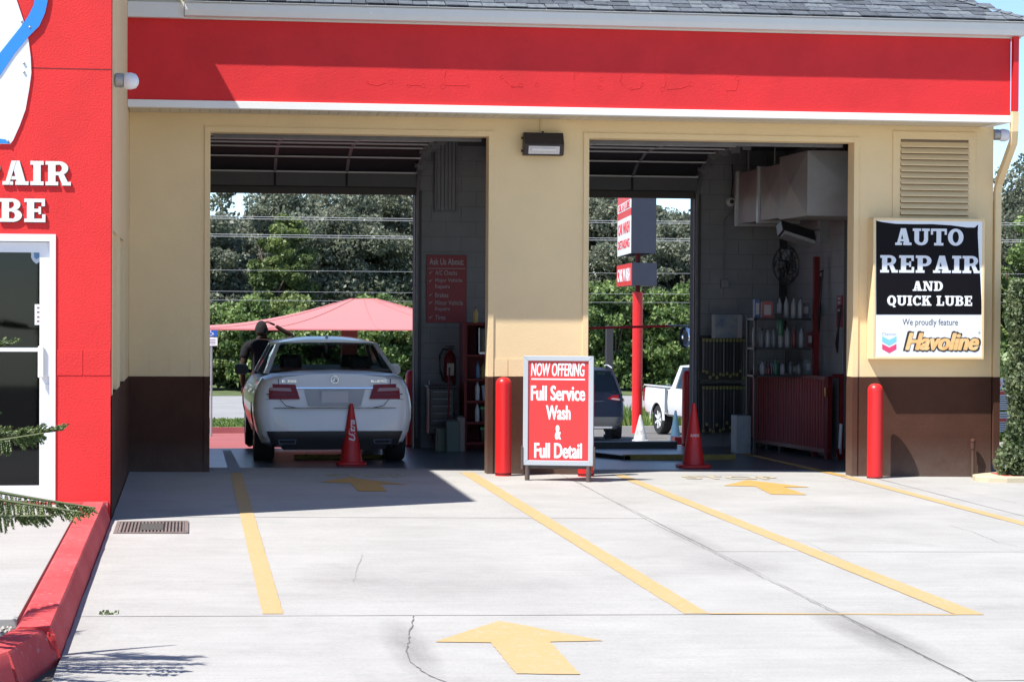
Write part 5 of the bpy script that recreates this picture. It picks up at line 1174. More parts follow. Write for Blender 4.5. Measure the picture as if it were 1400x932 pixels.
# --- white sedan
gcar = Vector((1.63, 25.15, 0)); cz = gz(1.63, 26)-.012
sed = Thing('parked_car', (gcar.x, gcar.y, cz), 'white sedan parked inside the left bay, seen from behind', 'car', rz=R(.6), local=True)
plan = [(0, .80), (.02, .88), (.06, .935), (.13, .968), (.25, .985), (.45, 1), (4.2, 1), (4.6, .93), (4.8, .8), (4.87, .6)]
prof = [(0, .19), (.70, .19), (.82, .24), (.885, .40), (.915, .55), (.92, .68), (.905, .80), (.875, .90), (.82, .985), (.72, 1.03), (.40, 1.06), (0, 1.07)]
deck = [(0, 1.06), (.35, 1.10), (.8, 1.08), (1.3, 1.05), (3.4, 1.02), (3.9, .96), (4.6, .82), (4.87, .62)]
shear = [(.19, .05), (.35, .0), (.60, .0), (.68, .025), (.75, .06), (1.0, .10), (1.1, .16)]
sed_v = Vehicle(sed, 4.87, prof, deck, plan, shear, (.98, 3.86), .325, paintw, tw=.235)
greenhouse(sed_v, ((.77, .62, 1.05), (.585, 1.42, 1.395), (.60, 2.75, 1.39), (.78, 3.55, .99)), .075, carglass, paintw)
seats(sed_v, ((1.55, (-.42, .42)), (2.45, (-.38, .38))), .93)
mb = MB(); mb.box(-.74, .74, .75, 3.4, 1.04, 1.075); sed.part('interior', mb, black)
tl = mat('tail_light_red', (.20, .003, .009), .35, coat=.1, var=.25, scale=18, spec=.25); tlp = mat('tail_light_pale', (.34, .22, .22), .3)
for s_ in (1, -1):
    L_ = sed_v.patch('tail_light', [(.40, .775), (.84, .77), (.82, .95), (.45, .94)] if s_ > 0 else [(-.40, .775), (-.84, .77), (-.82, .95), (-.45, .94)], tl, .016)
    P2 = [(.49, .862), (.74, .872), (.74, .905), (.51, .90)]
    sed_v.patch('light_lens', P2 if s_ > 0 else [(-x, z) for x, z in P2], tlp, .0195, parent=L_)
    P3 = [(.45, .825), (.82, .825), (.82, .835), (.455, .835)]; sed_v.patch('light_lens', P3 if s_ > 0 else [(-x, z) for x, z in P3], mat('light_divider', (.12, .005, .008), .3), .0185, parent=L_)
    P4 = [(.45, .262), (.64, .262), (.65, .315), (.44, .315)]; ex = sed_v.patch('exhaust_tip', P4 if s_ > 0 else [(-x, z) for x, z in P4], chrome, .020)
    P5 = [(.465, .272), (.625, .272), (.632, .304), (.458, .304)]; sed_v.patch('exhaust_bore', P5 if s_ > 0 else [(-x, z) for x, z in P5], dark, .0225, parent=ex)
    P6 = [(.48, .655), (.53, .655), (.53, .67), (.48, .67)]
    mb = MB(); x = s_*.98; x = s_*.97; mb.loft([[(x+q_*u, y_, 1.03+q_*v) for u, v in ((-.085, -.045), (-.06, -.065), (.06, -.065), (.09, -.04), (.09, .03), (.06, .065), (-.06, .065), (-.085, .05))] for q_, y_ in ((.95, 2.93), (1, 2.96), (.95, 3.04), (.6, 3.10))]); mb.tube([(s_*.84, 3.05, 1.0), (s_*.95, 3.03, 1.02)], .025, 6); mo = sed.part('mirror', mb, paintw if s_ > 0 else black, smooth=40); mo.scale = (1, 1, 1)
    mb = MB(); mb.box(s_*.925-.008, s_*.925+.008, 1.5, 1.66, .80, .825); mb.box(s_*.925-.008, s_*.925+.008, 2.5, 2.66, .80, .825); sed.part('door_handle', mb, chrome)
sed_v.patch('diffuser', [(-.70, .195), (.70, .195), (.78, .41), (-.78, .41)], black, .012, nu=24, nv=4)
sed_v.patch('chrome_strip', [(-.44, .893), (.44, .893), (.44, .908), (-.44, .908)], chrome, .018, nu=16, nv=1)
pr = mat('plate_recess', (.38, .39, .40), .4)
sed_v.patch('plate_recess', [(-.30, .70), (.30, .70), (.35, .885), (-.35, .885)], pr, .004, nu=8)
mb = MB(); yy = sed_v.yrear(0, .79); mb.box(-.155, .155, yy-.02, yy-.006, .715, .865); sed.part('number_plate', mb, mat('blank_plate', (.50, .51, .53), .5), bevel=.003, label='pale number plate without legible writing')
for x0_, x1_, z0_, z1_ in ((-.70, .70, .672, .676),): sed_v.patch('panel_seam', [(x0_, z0_), (x1_, z0_), (x1_, z1_), (x0_, z1_)], dark, .003, nu=24, nv=1)
for s_ in (1, -1):
    tr = [(.66, .93), (.62, 1.06)]
    mb = MB()
    pth = [(s_*x, z) for x, z in ((.66, 1.07), (.645, 1.0), (.64, .955), (.62, .765), (.56, .70), (.44, .675))]
    mb.tube([(x, sed_v.yrear(x, z)-.011, z) for x, z in pth], .004, 4); sed.part('panel_seam', mb, dark)
yy = sed_v.yrear(0, 1.0)
mb = MB(); mb.tube([(.042*math.cos(a), yy-.02, .995+.042*math.sin(a)) for a in [i*math.pi/9 for i in range(19)]], .004, 6, False)
for k in range(3): a = math.pi/2+k*2*math.pi/3; mb.tube([(0, yy-.02, .995), (.042*math.cos(a), yy-.02, .995+.042*math.sin(a))], [.006, .0015], 5)
sed.part('emblem', mb, chrome)
def badge(body, x, w_): 
    y_ = sed_v.yrear(x, .985); sed.part('badge', text_mb(body, w_, .026, None, .003, .01, 0, lambda u, v, d: (x+u, sed_v.yrear(x+u, .985)-.006-d, .965+v)), chrome)
badge('E 350', -.60, .16); badge('BLUETEC', .42, .18)
mb = MB(); mb.tube([(0, 1.40, 1.455), (0, 1.36, 1.48), (0, 1.30, 1.487)], [.02, .014, .004], 6); sed.part('antenna_fin', mb, paintw)
mb = MB(); mb.box(-.12, .12, 1.0+.45, 1.52, 1.33, 1.36); sed.part('brake_light', mb, redd)
mb = MB(); mb.box(-.08, .08, 2.95, 2.99, 1.24, 1.31); sed.part('rear_view_mirror', mb, black)
# --- SUV (navy)
navy = mat('navy_car_paint', (.004, .006, .018), .4, coat=.15, spec=.3)
Ys = 50; Xs = P(855, 560, Ys).x-.93
suv = Thing('parked_car', (Xs, Ys, gz(Xs, Ys)), 'navy blue SUV parked outside behind the building, partly hidden by the folding sign', 'car', rz=R(-7), local=True)
plan2 = [(0, .84), (.03, .90), (.08, .95), (.16, .975), (.3, .99), (.5, 1), (4, 1), (4.4, .92), (4.6, .75), (4.65, .6)]
prof2 = [(0, .25), (.70, .25), (.84, .32), (.90, .50), (.915, .68), (.91, .85), (.89, 1.0), (.86, 1.08), (.5, 1.12), (0, 1.12)]
suv_v = Vehicle(suv, 4.65, prof2, [(0, 1.12), (3.2, 1.10), (4.2, 1.0), (4.65, .8)], plan2, [(.25, .04), (.4, 0), (.65, .0), (.75, .08), (1.12, .12)], (.95, 3.65), .35, navy)
greenhouse(suv_v, ((.84, .16, 1.08), (.66, .52, 1.60), (.62, 2.5, 1.62), (.80, 3.4, 1.08)), .07, carglass, navy)
mb = MB(); mb.box(-.74, .74, .3, 3.2, 1.08, 1.13); mb.box(-.7, .7, .75, 1.0, 1.1, 1.5); suv.part('interior', mb, black)
for s_ in (1, -1):
    q_ = [(.50, .98), (.90, .90), (.88, 1.08), (.62, 1.06)]; L_ = suv_v.patch('tail_light', q_ if s_ > 0 else [(-x, z) for x, z in q_], tl, .02)
    q_ = [(.58, .97), (.88, .93), (.87, .98), (.62, 1.0)]; suv_v.patch('light_lens', q_ if s_ > 0 else [(-x, z) for x, z in q_], tlp, .025, parent=L_)
    q_ = [(.62, .43), (.86, .43), (.86, .47), (.62, .47)]; suv_v.patch('reflector', q_ if s_ > 0 else [(-x, z) for x, z in q_], redd, .012)
    mb = MB(); mb.tube([(s_*.62, .5, 1.69), (s_*.60, 1.5, 1.72), (s_*.58, 2.4, 1.69)], .016, 6); suv.part('roof_rail', mb, alum)
suv_v.patch('bumper', [(-.84, .28), (.84, .28), (.86, .56), (-.86, .56)], mat('grey_cladding', (.07, .075, .08), .6), .02, nu=20)
suv_v.patch('chrome_strip', [(-.5, .90), (.5, .90), (.5, .93), (-.5, .93)], chrome, .02); suv_v.patch('skid_plate', [(-.6, .30), (.6, .30), (.62, .34), (-.62, .34)], alum, .03)
# --- pickup
pw = mat('white_truck_paint', (.74, .75, .76), .3, coat=.6)
Yp = 58.2; Xp = 12.98
pk_ = Thing('pickup_truck', (Xp, Yp, gz(Xp, 57)), 'white pickup truck parked nose towards the building beyond the right bay', 'pickup truck', rz=math.pi+.16, local=True)
plan3 = [(0, .93), (.03, .97), (.1, .99), (.3, 1), (4.6, 1), (5.1, .95), (5.3, .85)]
prof3 = [(0, .50), (.80, .50), (.89, .56), (.925, .70), (.935, .90), (.92, 1.08), (.90, 1.20), (.86, 1.25), (.4, 1.26), (0, 1.26)]
pk_v = Vehicle(pk_, 5.3, prof3, [(0, 1.26), (3.9, 1.25), (4.2, 1.22), (5.3, 1.08)], plan3, [(.4, 0), (1.1, 0)], (1.05, 4.25), .39, pw, tw=.27)
greenhouse(pk_v, ((.86, 1.95, 1.25), (.68, 2.12, 1.84), (.66, 3.1, 1.86), (.82, 3.85, 1.24)), .06, carglass, pw)
mb = MB(); mb.box(-.76, .76, .12, 1.8, 1.262, 1.268); mb.box(-.7, .7, 2.1, 3.7, 1.25, 1.29); mb.box(-.7, .7, 2.2, 2.4, 1.29, 1.65); pk_.part('bed_liner', mb, black)
for s_ in (1, -1):
    mb = MB(); mb.box(min(s_*.78, s_*.92), max(s_*.78, s_*.92), .02, 1.85, 1.255, 1.285); pk_.part('bed_rail', mb, pw, bevel=.01)
    mb = MB()
    for ya in (1.05, 4.25):
        mb.loft([[(s_*(.915+o_), ya+(.44+q_)*math.cos(a), .39+(.45+q_)*math.sin(a)) for o_, q_ in ((0, 0), (.035, .0), (.03, .06), (0, .07))] for a in [i*math.pi/12 for i in range(13)]])
    pk_.part('fender_flare', mb, pw, smooth=50)
    mb = MB(); mb.box(s_*.937-.004, s_*.937+.004, 1.62, 1.80, .60, 1.24); pk_.part('body_stripe', mb, mat('grey_stripe', (.12, .14, .17), .4))
    mb = MB(); mb.box(s_*.90-.03, s_*.90+.03, -.01, .10, .85, 1.18); pk_.part('tail_light', mb, tl)
    mb = MB(); mb.box(min(s_*.6, s_*.92), max(s_*.6, s_*.92), .72, .735, .30, .55); pk_.part('mud_flap', mb, rub)
    mb = MB(); x = s_*1.08; mb.box(x-.1, x+.1, 3.55, 3.62, 1.27, 1.51); mb.tube([(s_*.84, 3.6, 1.3), (x, 3.6, 1.33)], .02, 6); pk_.part('mirror', mb, black, bevel=.03)
mb = MB(); mb.box(-.85, .85, -.12, .0, .55, .74); pk_.part('bumper', mb, chrome, bevel=.03)
# ================================================================== PERSON
Yp_ = 29.95; xp = P(358, 450, Yp_).x; zp = gz(xp, Yp_)
per = Thing('person', (xp, Yp_, zp), 'person in dark clothes standing beyond the white car with one hand raised to the head', 'person', rz=R(10), local=True)
HS = 1.70
def skin(name, nodes, edges, m, sub=2, root=0):
    me = bpy.data.meshes.new(name); me.from_pydata([n_[0] for n_ in nodes], edges, []); o = bpy.data.objects.new(name, me); C.objects.link(o)
    o.modifiers.new('s', 'SKIN'); 
    for i, n_ in enumerate(nodes):
        r_ = n_[1]; sv = me.skin_vertices[0].data[i]; sv.radius = (r_, r_) if not isinstance(r_, tuple) else r_; sv.use_root = (i == root)
    sd = o.modifiers.new('u', 'SUBSURF'); sd.levels = sub; sd.render_levels = sub
    bpy.context.view_layer.update()
    m2 = bpy.data.meshes.new_from_object(o.evaluated_get(bpy.context.evaluated_depsgraph_get())); m2.materials.clear(); m2.materials.append(m)
    m2.polygons.foreach_set('use_smooth', [True]*len(m2.polygons)); bpy.data.objects.remove(o); return m2
cloth = mat('dark_shirt', (.006, .006, .008), .95, var=.2, scale=12, bump=.5, bscale=30); skinm = mat('dark_skin', (.045, .026, .02), .6, spec=.2); trou = mat('dark_trousers', (.015, .015, .018), .85, var=.2, scale=12)
N = [((0, 0, .93), (.15, .11)), ((0, 0, 1.08), (.14, .10)), ((0, .0, 1.28), (.18, .115)), ((0, .0, 1.40), (.14, .09)), ((0, .01, 1.47), .055), ((0, .03, 1.54), .06),
     ((.10, 0, .88), .095), ((.12, .0, .48), .062), ((.13, -.02, .08), .042), ((.13, .10, .035), .035), ((.13, .17, .03), .028),
     ((-.10, 0, .88), .095), ((-.12, .01, .48), .062), ((-.13, -.02, .08), .042), ((-.14, .10, .035), .035), ((-.14, .17, .03), .028),
     ((.20, 0, 1.385), .062), ((.34, .02, 1.44), .047), ((.44, .03, 1.52), .040), ((.31, .02, 1.58), .034), ((.19, .02, 1.655), .026),
     ((-.20, 0, 1.37), .062), ((-.26, -.01, 1.12), .046), ((-.24, .10, .90), .034), ((-.22, .15, .82), .028)]
E_ = [(0, 1), (1, 2), (2, 3), (3, 4), (4, 5), (0, 6), (6, 7), (7, 8), (8, 9), (9, 10), (0, 11), (11, 12), (12, 13), (13, 14), (14, 15), (3, 16), (16, 17), (17, 18), (18, 19), (19, 20), (3, 21), (21, 22), (22, 23), (23, 24)]
body_me = skin('body', N, E_, skinm); bo_ = link('body', body_me, per.o)
# clothing: shirt and trousers follow the body slightly larger
Ns = [((0, 0, .90), (.165, .125)), ((0, 0, 1.08), (.16, .12)), ((0, 0, 1.28), (.198, .135)), ((0, 0, 1.41), (.15, .105)), ((.21, 0, 1.39), .078), ((.33, .02, 1.44), .066), ((-.21, 0, 1.375), .078), ((-.25, -.01, 1.2), .066)]
link('shirt', skin('shirt', Ns, [(0, 1), (1, 2), (2, 3), (3, 4), (4, 5), (3, 6), (6, 7)], cloth), per.o)
Nt = [((0, 0, .95), (.165, .125)), ((.10, 0, .86), .112), ((.12, 0, .48), .08), ((.13, -.01, .09), .065), ((-.10, 0, .86), .112), ((-.12, .01, .48), .08), ((-.13, -.01, .09), .065)]
link('trousers', skin('trousers', Nt, [(0, 1), (1, 2), (2, 3), (0, 4), (4, 5), (5, 6)], trou), per.o)
mb = MB()   # head with face looking away (+y), turned a little
hd = Vector((0, .035, 1.60)); rings = []
for i in range(13):
    ph = math.pi*(i+.001)/12; z = math.cos(ph)*.118; rr = math.sin(ph); ring = []
    for k in range(20):
        a = 2*math.pi*k/20; c_, s_ = math.cos(a), math.sin(a); x = .076*rr*c_; y = .096*rr*s_
        if s_ > 0 and z < 0: x *= (1-.25*(-z/.118)); y *= 1.02
        if s_ > .9: y += .012*math.exp(-((z+.02)/.02)**2)+(.022*math.exp(-((z+.012)/.018)**2) if s_ > .98 else 0)-.006*math.exp(-((z-.012)/.01)**2)
        if s_ < 0 and z < -.04: y *= .85
        ring.append(hd+Vector((x, y, z)))
    rings.append(ring)
mb.loft(rings); head = per.part('head', mb, skinm, smooth=60)
mb = MB()
for s_ in (1, -1): mb.loft([[hd+Vector((s_*(.076+d_), -.005+.018*math.cos(a)*q_, .0+.03*math.sin(a)*q_)) for a in [j*math.pi/4 for j in range(8)]] for d_, q_ in ((-.01, .8), (.008, 1), (.014, .7))])
per.part('ear', mb, skinm, parent=head, smooth=60)
mb = MB(); [mb.lathe([(.001, -.008), (.009, -.004), (.011, .002), (.001, .009)], hd+Vector((s_*.032, .088, .012)), 8, 'y') for s_ in (1, -1)]; per.part('eye', mb, white, parent=head)
mb = MB(); mb.hexa([hd+Vector((-.024, .086, -.052)), hd+Vector((.024, .086, -.052)), hd+Vector((.02, .098, -.052)), hd+Vector((-.02, .098, -.052))], [hd+Vector((-.024, .086, -.040)), hd+Vector((.024, .086, -.040)), hd+Vector((.02, .099, -.042)), hd+Vector((-.02, .099, -.042))]); per.part('mouth', mb, redd, parent=head)
rings = []
for i in range(8):
    ph = math.pi*.60*(i+.001)/7; z = math.cos(ph)*.124; rr = math.sin(ph); ring = []
    for k in range(20):
        a = 2*math.pi*k/20; c_, s_ = math.cos(a), math.sin(a); zz = z
        if s_ > .3: zz = max(z, .035)
        ring.append(hd+Vector((.083*rr*c_, .100*rr*s_-.004+(.0 if s_ < .3 else -.0), zz)))
    rings.append(ring)
per.part('hair', MB().loft(rings), mat('black_hair', (.008, .008, .008), .9, bump=1, bscale=120), parent=head, smooth=60)
def hand(base, dirv, side, curl):
    d_ = Vector(dirv).normalized(); sd_ = Vector(side).normalized(); up = d_.cross(sd_).normalized(); base = Vector(base)
    nodes = [(base-d_*.02, (.024, .016)), (base+d_*.04, (.038, .016)), (base+d_*.08, (.036, .015))]; ed = [(0, 1), (1, 2)]; m_ = MB()
    me = skin('hand', nodes, ed, skinm, 1); link('hand', me, per.o)
    for k, (off, ln) in enumerate(((-.03, .06), (-.01, .072), (.011, .068), (.031, .052))):
        b0 = base+d_*.075+sd_*off; n1 = b0+(d_*math.cos(curl*.4)+up*math.sin(curl*.4))*ln*.45; n2 = n1+(d_*math.cos(curl)+up*math.sin(curl))*ln*.32; n3 = n2+(d_*math.cos(curl*1.4)+up*math.sin(curl*1.4))*ln*.25
        mb = MB(); mb.tube([b0-d_*.02, b0, n1, n2, n3], [.009, .0095, .009, .0082, .006], 8); per.part('finger', mb, skinm, smooth=60)
    mb = MB(); b0 = base+d_*.02-sd_*.03; mb.tube([base+d_*.01-sd_*.015, b0, b0+d_*.03-sd_*.025, b0+d_*.058-sd_*.028+up*.01], [.012, .0125, .010, .007], 8); per.part('thumb', mb, skinm, smooth=60)
hand((.17, .02, 1.67), (-1, .1, .42), (0, 1, 0), .7)
hand((-.22, .16, .80), (0.02, .15, -1), (0, 1, 0), .5)
# ================================================================== BEHIND THE BUILDING
# canopy
Yc = 45.0; sc2 = 3000/Yc
cx0, cxp, cx1 = P(276, 449, Yc).x, P(495, 409, Yc).x, P(720, 449, Yc).x
ze, zp_ = P(400, 449.5, Yc-3.2).z, P(495, 410, Yc).z+.02
ct = Thing('canopy', (cxp, Yc, gz(cxp, Yc)), 'faded red fabric canopy with a raised peak beyond the left bay', 'canopy')
fab = bpy.data.materials.new('canopy_fabric'); fab.use_nodes = True; t_ = fab.node_tree; b_ = t_.nodes['Principled BSDF']; b_.inputs['Base Color'].default_value = (.66, .27, .27, 1); b_.inputs['Roughness'].default_value = .8
tr_ = t_.nodes.new('ShaderNodeBsdfTranslucent'); tr_.inputs['Color'].default_value = (.75, .30, .28, 1); mx_ = t_.nodes.new('ShaderNodeMixShader'); mx_.inputs[0].default_value = .3
t_.links.new(b_.outputs[0], mx_.inputs[1]); t_.links.new(tr_.outputs[0], mx_.inputs[2]); t_.links.new(mx_.outputs[0], t_.nodes['Material Output'].inputs['Surface'])
NX = 24; vs = []; hw = (cx1-cx0)/2; cc = (cx0+cx1)/2
for j in range(NX+1):
    for i in range(NX+1):
        u, v = -1+2*i/NX, -1+2*j/NX; m_ = max(abs(u), abs(v)); 
        if m_ < .09: h_ = 1
        else: q_ = (m_-.09)/.91; h_ = (1-q_)**1.75
        h_ = h_*(1 if m_ < .17 else 1)
        vs.append((cc+u*hw+(cxp-cc)*(1-m_), Yc+v*3.2, ze+(zp_-ze)*h_-.0*(1-abs(u))))
n = NX+1; mb = MB(); mb.add(vs+[(x, y, z-.004) for x, y, z in vs], [(j*n+i, j*n+i+1, (j+1)*n+i+1, (j+1)*n+i) for j in range(NX) for i in range(NX)]+[(n*n+j*n+i, n*n+(j+1)*n+i, n*n+(j+1)*n+i+1, n*n+j*n+i+1) for j in range(NX) for i in range(NX)])
ct.part('fabric_roof', mb, fab, smooth=60)
smm = mat('canopy_seam', (.42, .15, .15), .8)
for (iu, iv) in ((0, 0), (24, 0), (12, 0), (4, 0), (19, 0)):
    pts_ = []
    for k in range(13):
        t = k/12; u_ = iu+(12-iu)*t; v_ = iv+(12-iv)*t; i0, j0 = min(23, int(u_)), min(23, int(v_)); fu, fv = u_-i0, v_-j0
        q4 = [Vector(vs[(j0+b)*n+i0+a]) for a, b in ((0, 0), (1, 0), (0, 1), (1, 1))]
        pts_.append(q4[0]*(1-fu)*(1-fv)+q4[1]*fu*(1-fv)+q4[2]*(1-fu)*fv+q4[3]*fu*fv+Vector((0, -.003, .004)))
    ms = MB(); ms.tube(pts_, .007, 4); ct.part('seam', ms, smm)
mb = MB()
for y in (Yc-3.2, Yc+3.2): mb.tube([(cx0, y, ze-.02), (cx1, y, ze-.01)], .015, 6)
for x in (cx0, cx1): mb.tube([(x, Yc-3.2, ze-.02), (x, Yc+3.2, ze-.01)], .015, 6)
ct.part('edge_tube', mb, fab)
for x, y in ((cx0+.05, Yc-3.1), (cx1-.05, Yc-3.1), (cx0+.05, Yc+3.1), (cx1-.05, Yc+3.1)):
    mb = MB(); mb.tube([(x, y, gz(x, y)), (x, y, ze)], .06, 10); ct.part('post', mb, redp)
mb = MB(); xc_ = P(478, 455, Yc).x; mb.box(xc_-.16, xc_+.16, Yc, Yc+.3, gz(xc_, Yc), ze+.3); ct.part('post', mb, mat('brown_post', (.14, .05, .045), .7), label='broad brown post')
# red pole across right opening with mirror
Yr = 30.4; a, b = P(770, 449.5, Yr), P(916, 445.5, Yr); c_ = P(946, 444.5, Yr)
bp_ = Thing('cross_bar', (a.x, Yr, a.z), 'thin red horizontal bar with a metal end across the back of the right bay', 'bar')
mb = MB(); mb.tube([a-Vector((1, 0, 0)), a, b], .017, 8); bp_.part('bar', mb, redp); mb = MB(); mb.tube([b, c_], .010, 8); mb.tube([b-Vector((.02, 0, 0)), b+Vector((.05, 0, 0))], .02, 8); bp_.part('end_fitting', mb, chrome)
pm_ = P(937.5, 461, 29.3); mm_ = Thing('convex_mirror', (pm_.x, 29.3, pm_.z), 'small round convex mirror on the jamb of the right back opening', 'mirror', rz=R(48), local=True)
mb = MB(); mb.lathe([(.135, .02), (.14, .0), (.125, -.03), (.09, -.055), (.05, -.07), (.005, -.076)], n=28, axis='y'); mm_.part('mirror_dome', mb, mat('mirror_glass', (.9, .9, .92), .03, metal=1), smooth=80)
mb = MB(); mb.lathe([(.145, .025), (.15, .0), (.14, -.01), (.138, .02)], n=28, axis='y'); mb.tube([(0, .02, 0), (.1, .12, 0)], .012, 6); mm_.part('rim', mb, black, smooth=50)
x, z = P(929, 606, 32).x, gz(6.9, 32); t = Thing('red_block', (x, 32, z), 'low red kerb block on the pale apron by the blue cone', 'kerb block', local=True); mb = MB(); mb.box(-.07, .3, 0, .3, 0, .12); t.part('body', mb, redp, bevel=.015)
# dark post
Yq = 52; x = P(834, 450, Yq).x; mb = MB(); mb.box(x-.08, x+.08, Yq, Yq+.16, gz(x, Yq), P(834, 445, Yq).z); mb.box(x-.11, x+.11, Yq-.03, Yq+.19, gz(x, Yq), gz(x, Yq)+.1); solo('dark_post', mb, mat('weathered_post', (.035, .035, .04), .8), 'dark square post behind the navy SUV', 'post', loc=(x, Yq, gz(x, Yq)))
# pylon sign
Yy = 58.0; sxp = P(871, 500, Yy).x
py = Thing('pylon_sign', (sxp, Yy+.4, gz(sxp, Yy)), 'tall red pole sign with dark-sided boxes and red and white faces beyond the right bay', 'sign')
mb = MB(); zl = P(871, 399, Yy).z; sxp += .10; mb.tube([(sxp, Yy+.45, gz(sxp, Yy)-.1), (sxp, Yy+.45, zl)], .14, 20); py.part('pole', mb, redp, smooth=40)
mb = MB(); mb.tube([(sxp, Yy+.45, zl), (sxp, Yy+.45, 7.2)], .07, 14); py.part('upper_pole', mb, redd, smooth=40)
navyb = mat('sign_cabinet_navy', (.028, .034, .055), .55, var=.1, scale=3)
def signbox(px0, px1, pyt, pyb, far, rows, tall=None):
    A = P(px0, pyb, Yy); B = P(px1, pyb, Yy); z0_ = A.z; z1_ = P(px0, pyt, Yy).z if tall is None else tall
    d_ = Vector((far[0]-A.x, far[1]-A.y, 0)); 
    mb = MB(); b4 = [(A.x, A.y, z0_), (B.x, B.y, z0_), (B.x+d_.x, B.y+d_.y, z0_), (A.x+d_.x, A.y+d_.y, z0_)]; mb.hexa(b4, [(x, y, z1_) for x, y, _ in b4]); cab = py.part('sign_cabinet', mb, navyb)
    L = d_.length; dn = d_.normalized(); nn = Vector((-dn.y, dn.x, 0)); 
    if nn.x > 0: nn = -nn
    F_ = lambda u, v, dd: tuple(Vector((A.x, A.y, z0_))+dn*(L-u)+Vector((0, 0, v))+nn*dd)
    for (v0, v1, m_, txt, tm, tv0, tv1) in rows:
        v1 = min(v1, z1_-z0_)
        mb = MB(); mb.prism([(0, v0), (L, v0), (L, v1), (0, v1)], F_, .004, .02); py.part('sign_face', mb, m_, parent=cab)
        if txt:
            py.part('lettering', text_mb(txt, L*.86, tv1-tv0, None, .006, .02, 0, lambda u, v, d: F_(u+L*.07, tv0+v, .022+d)), tm, parent=cab)
s51 = Yy/3000
rw = rsign
signbox(863, 897, 268, 346, (P(845, 350, 62.5).x, 62.5), [(0, .80, wsign, 'DETAILING', rsign, .18, .42), (.802, 1.02, wsign, None, None, 0, 0), (1.022, 1.14, rsign, None, None, 0, 0)], tall=7.0)
A0 = P(863, 346, Yy).z
cab_rows = [(0, 0, 0)]
def add_rows():
    A = P(863, 346, Yy); far = Vector((P(845, 350, 62.5).x, 62.5, 0)); d_ = Vector((far.x-A.x, far.y-A.y, 0)); L = d_.length; dn = d_.normalized(); nn = Vector((-dn.y, dn.x, 0)); nn = -nn if nn.x > 0 else nn
    F_ = lambda u, v, dd: tuple(Vector((A.x, A.y, A.z))+dn*(L-u)+Vector((0, 0, v))+nn*dd)
    par = [c for c in py.o.children if c.name.startswith('sign_cabinet')][0]
    def face(v0, v1, m_): mb = MB(); mb.prism([(0, v0), (L, v0), (L, v1), (0, v1)], F_, .0045, .0205); py.part('sign_face', mb, m_, parent=par)
    face(1.142, 1.22, rsign); face(1.222, 1.46, wsign); face(1.462, 1.72, rsign); face(1.722, 2.3, wsign); face(2.302, 3.6, rsign)
    for txt, a, b, m_ in (('CAR WASH', .58, .90, rsign), ('OIL & LUBE', 1.25, 1.44, rsign), ('OPEN', 1.8, 2.2, rsign)):
        if txt == 'OPEN': continue
        py.part('lettering', text_mb(txt, L*.86, b-a, None, .006, .02, 0, lambda u, v, d: F_(u+L*.07, a+v, .0225+d)), m_, parent=par)
add_rows()
signbox(864, 898, 359, 390, (P(844, 392, 62.5).x, 62.5), [(0, .60, rsign, 'CAR WASH', wsign, .12, .48)])
# accessible parking sign
Ya = 56; xa = P(289, 500, Ya).x; ap_ = Thing('parking_sign', (xa, Ya, gz(xa, Ya)), 'blue accessible parking sign on a thin post, left edge of the left bay', 'sign')
za, zb2 = P(289, 460, Ya).z, P(289, 449, Ya).z
mb = MB(); mb.tube([(xa, Ya+.03, gz(xa, Ya)-.1), (xa, Ya+.03, zb2)], .028, 8); ap_.part('post', mb, steel)
mb = MB(); mb.box(xa-.18, xa+.15, Ya-.005, Ya, za, zb2); pl_ = ap_.part('blue_plate', mb, mat('sign_blue', (.02, .12, .50), .4))
zw = (za+zb2)/2; mb = MB(); mb.lathe([(.02, -.008), (.02, -.006)], (xa-.02, Ya, zw+.06), 10, 'y'); mb.tube([(xa-.02, Ya-.008, zw+.045), (xa-.015, Ya-.008, zw-.01), (xa+.04, Ya-.008, zw-.01), (xa+.06, Ya-.008, zw-.06)], .009, 5)
mb.tube([(xa-.01+.045*math.cos(a), Ya-.008, zw-.03+.045*math.sin(a)) for a in [R(150+i*24) for i in range(10)]], .007, 5); ap_.part('wheelchair_symbol', mb, wsign, parent=pl_)
zc_ = P(289, 472.5, Ya).z; mb = MB(); mb.box(xa-.18, xa+.15, Ya-.005, Ya, zc_, za-.02); p2_ = ap_.part('white_plate', mb, wsign)
mb = MB(); [mb.box(xa-.13, xa+.10, Ya-.006, Ya-.005, zc_+k, zc_+k+.015) for k in (.05, .09, .14)]; ap_.part('print', mb, gry, parent=p2_)
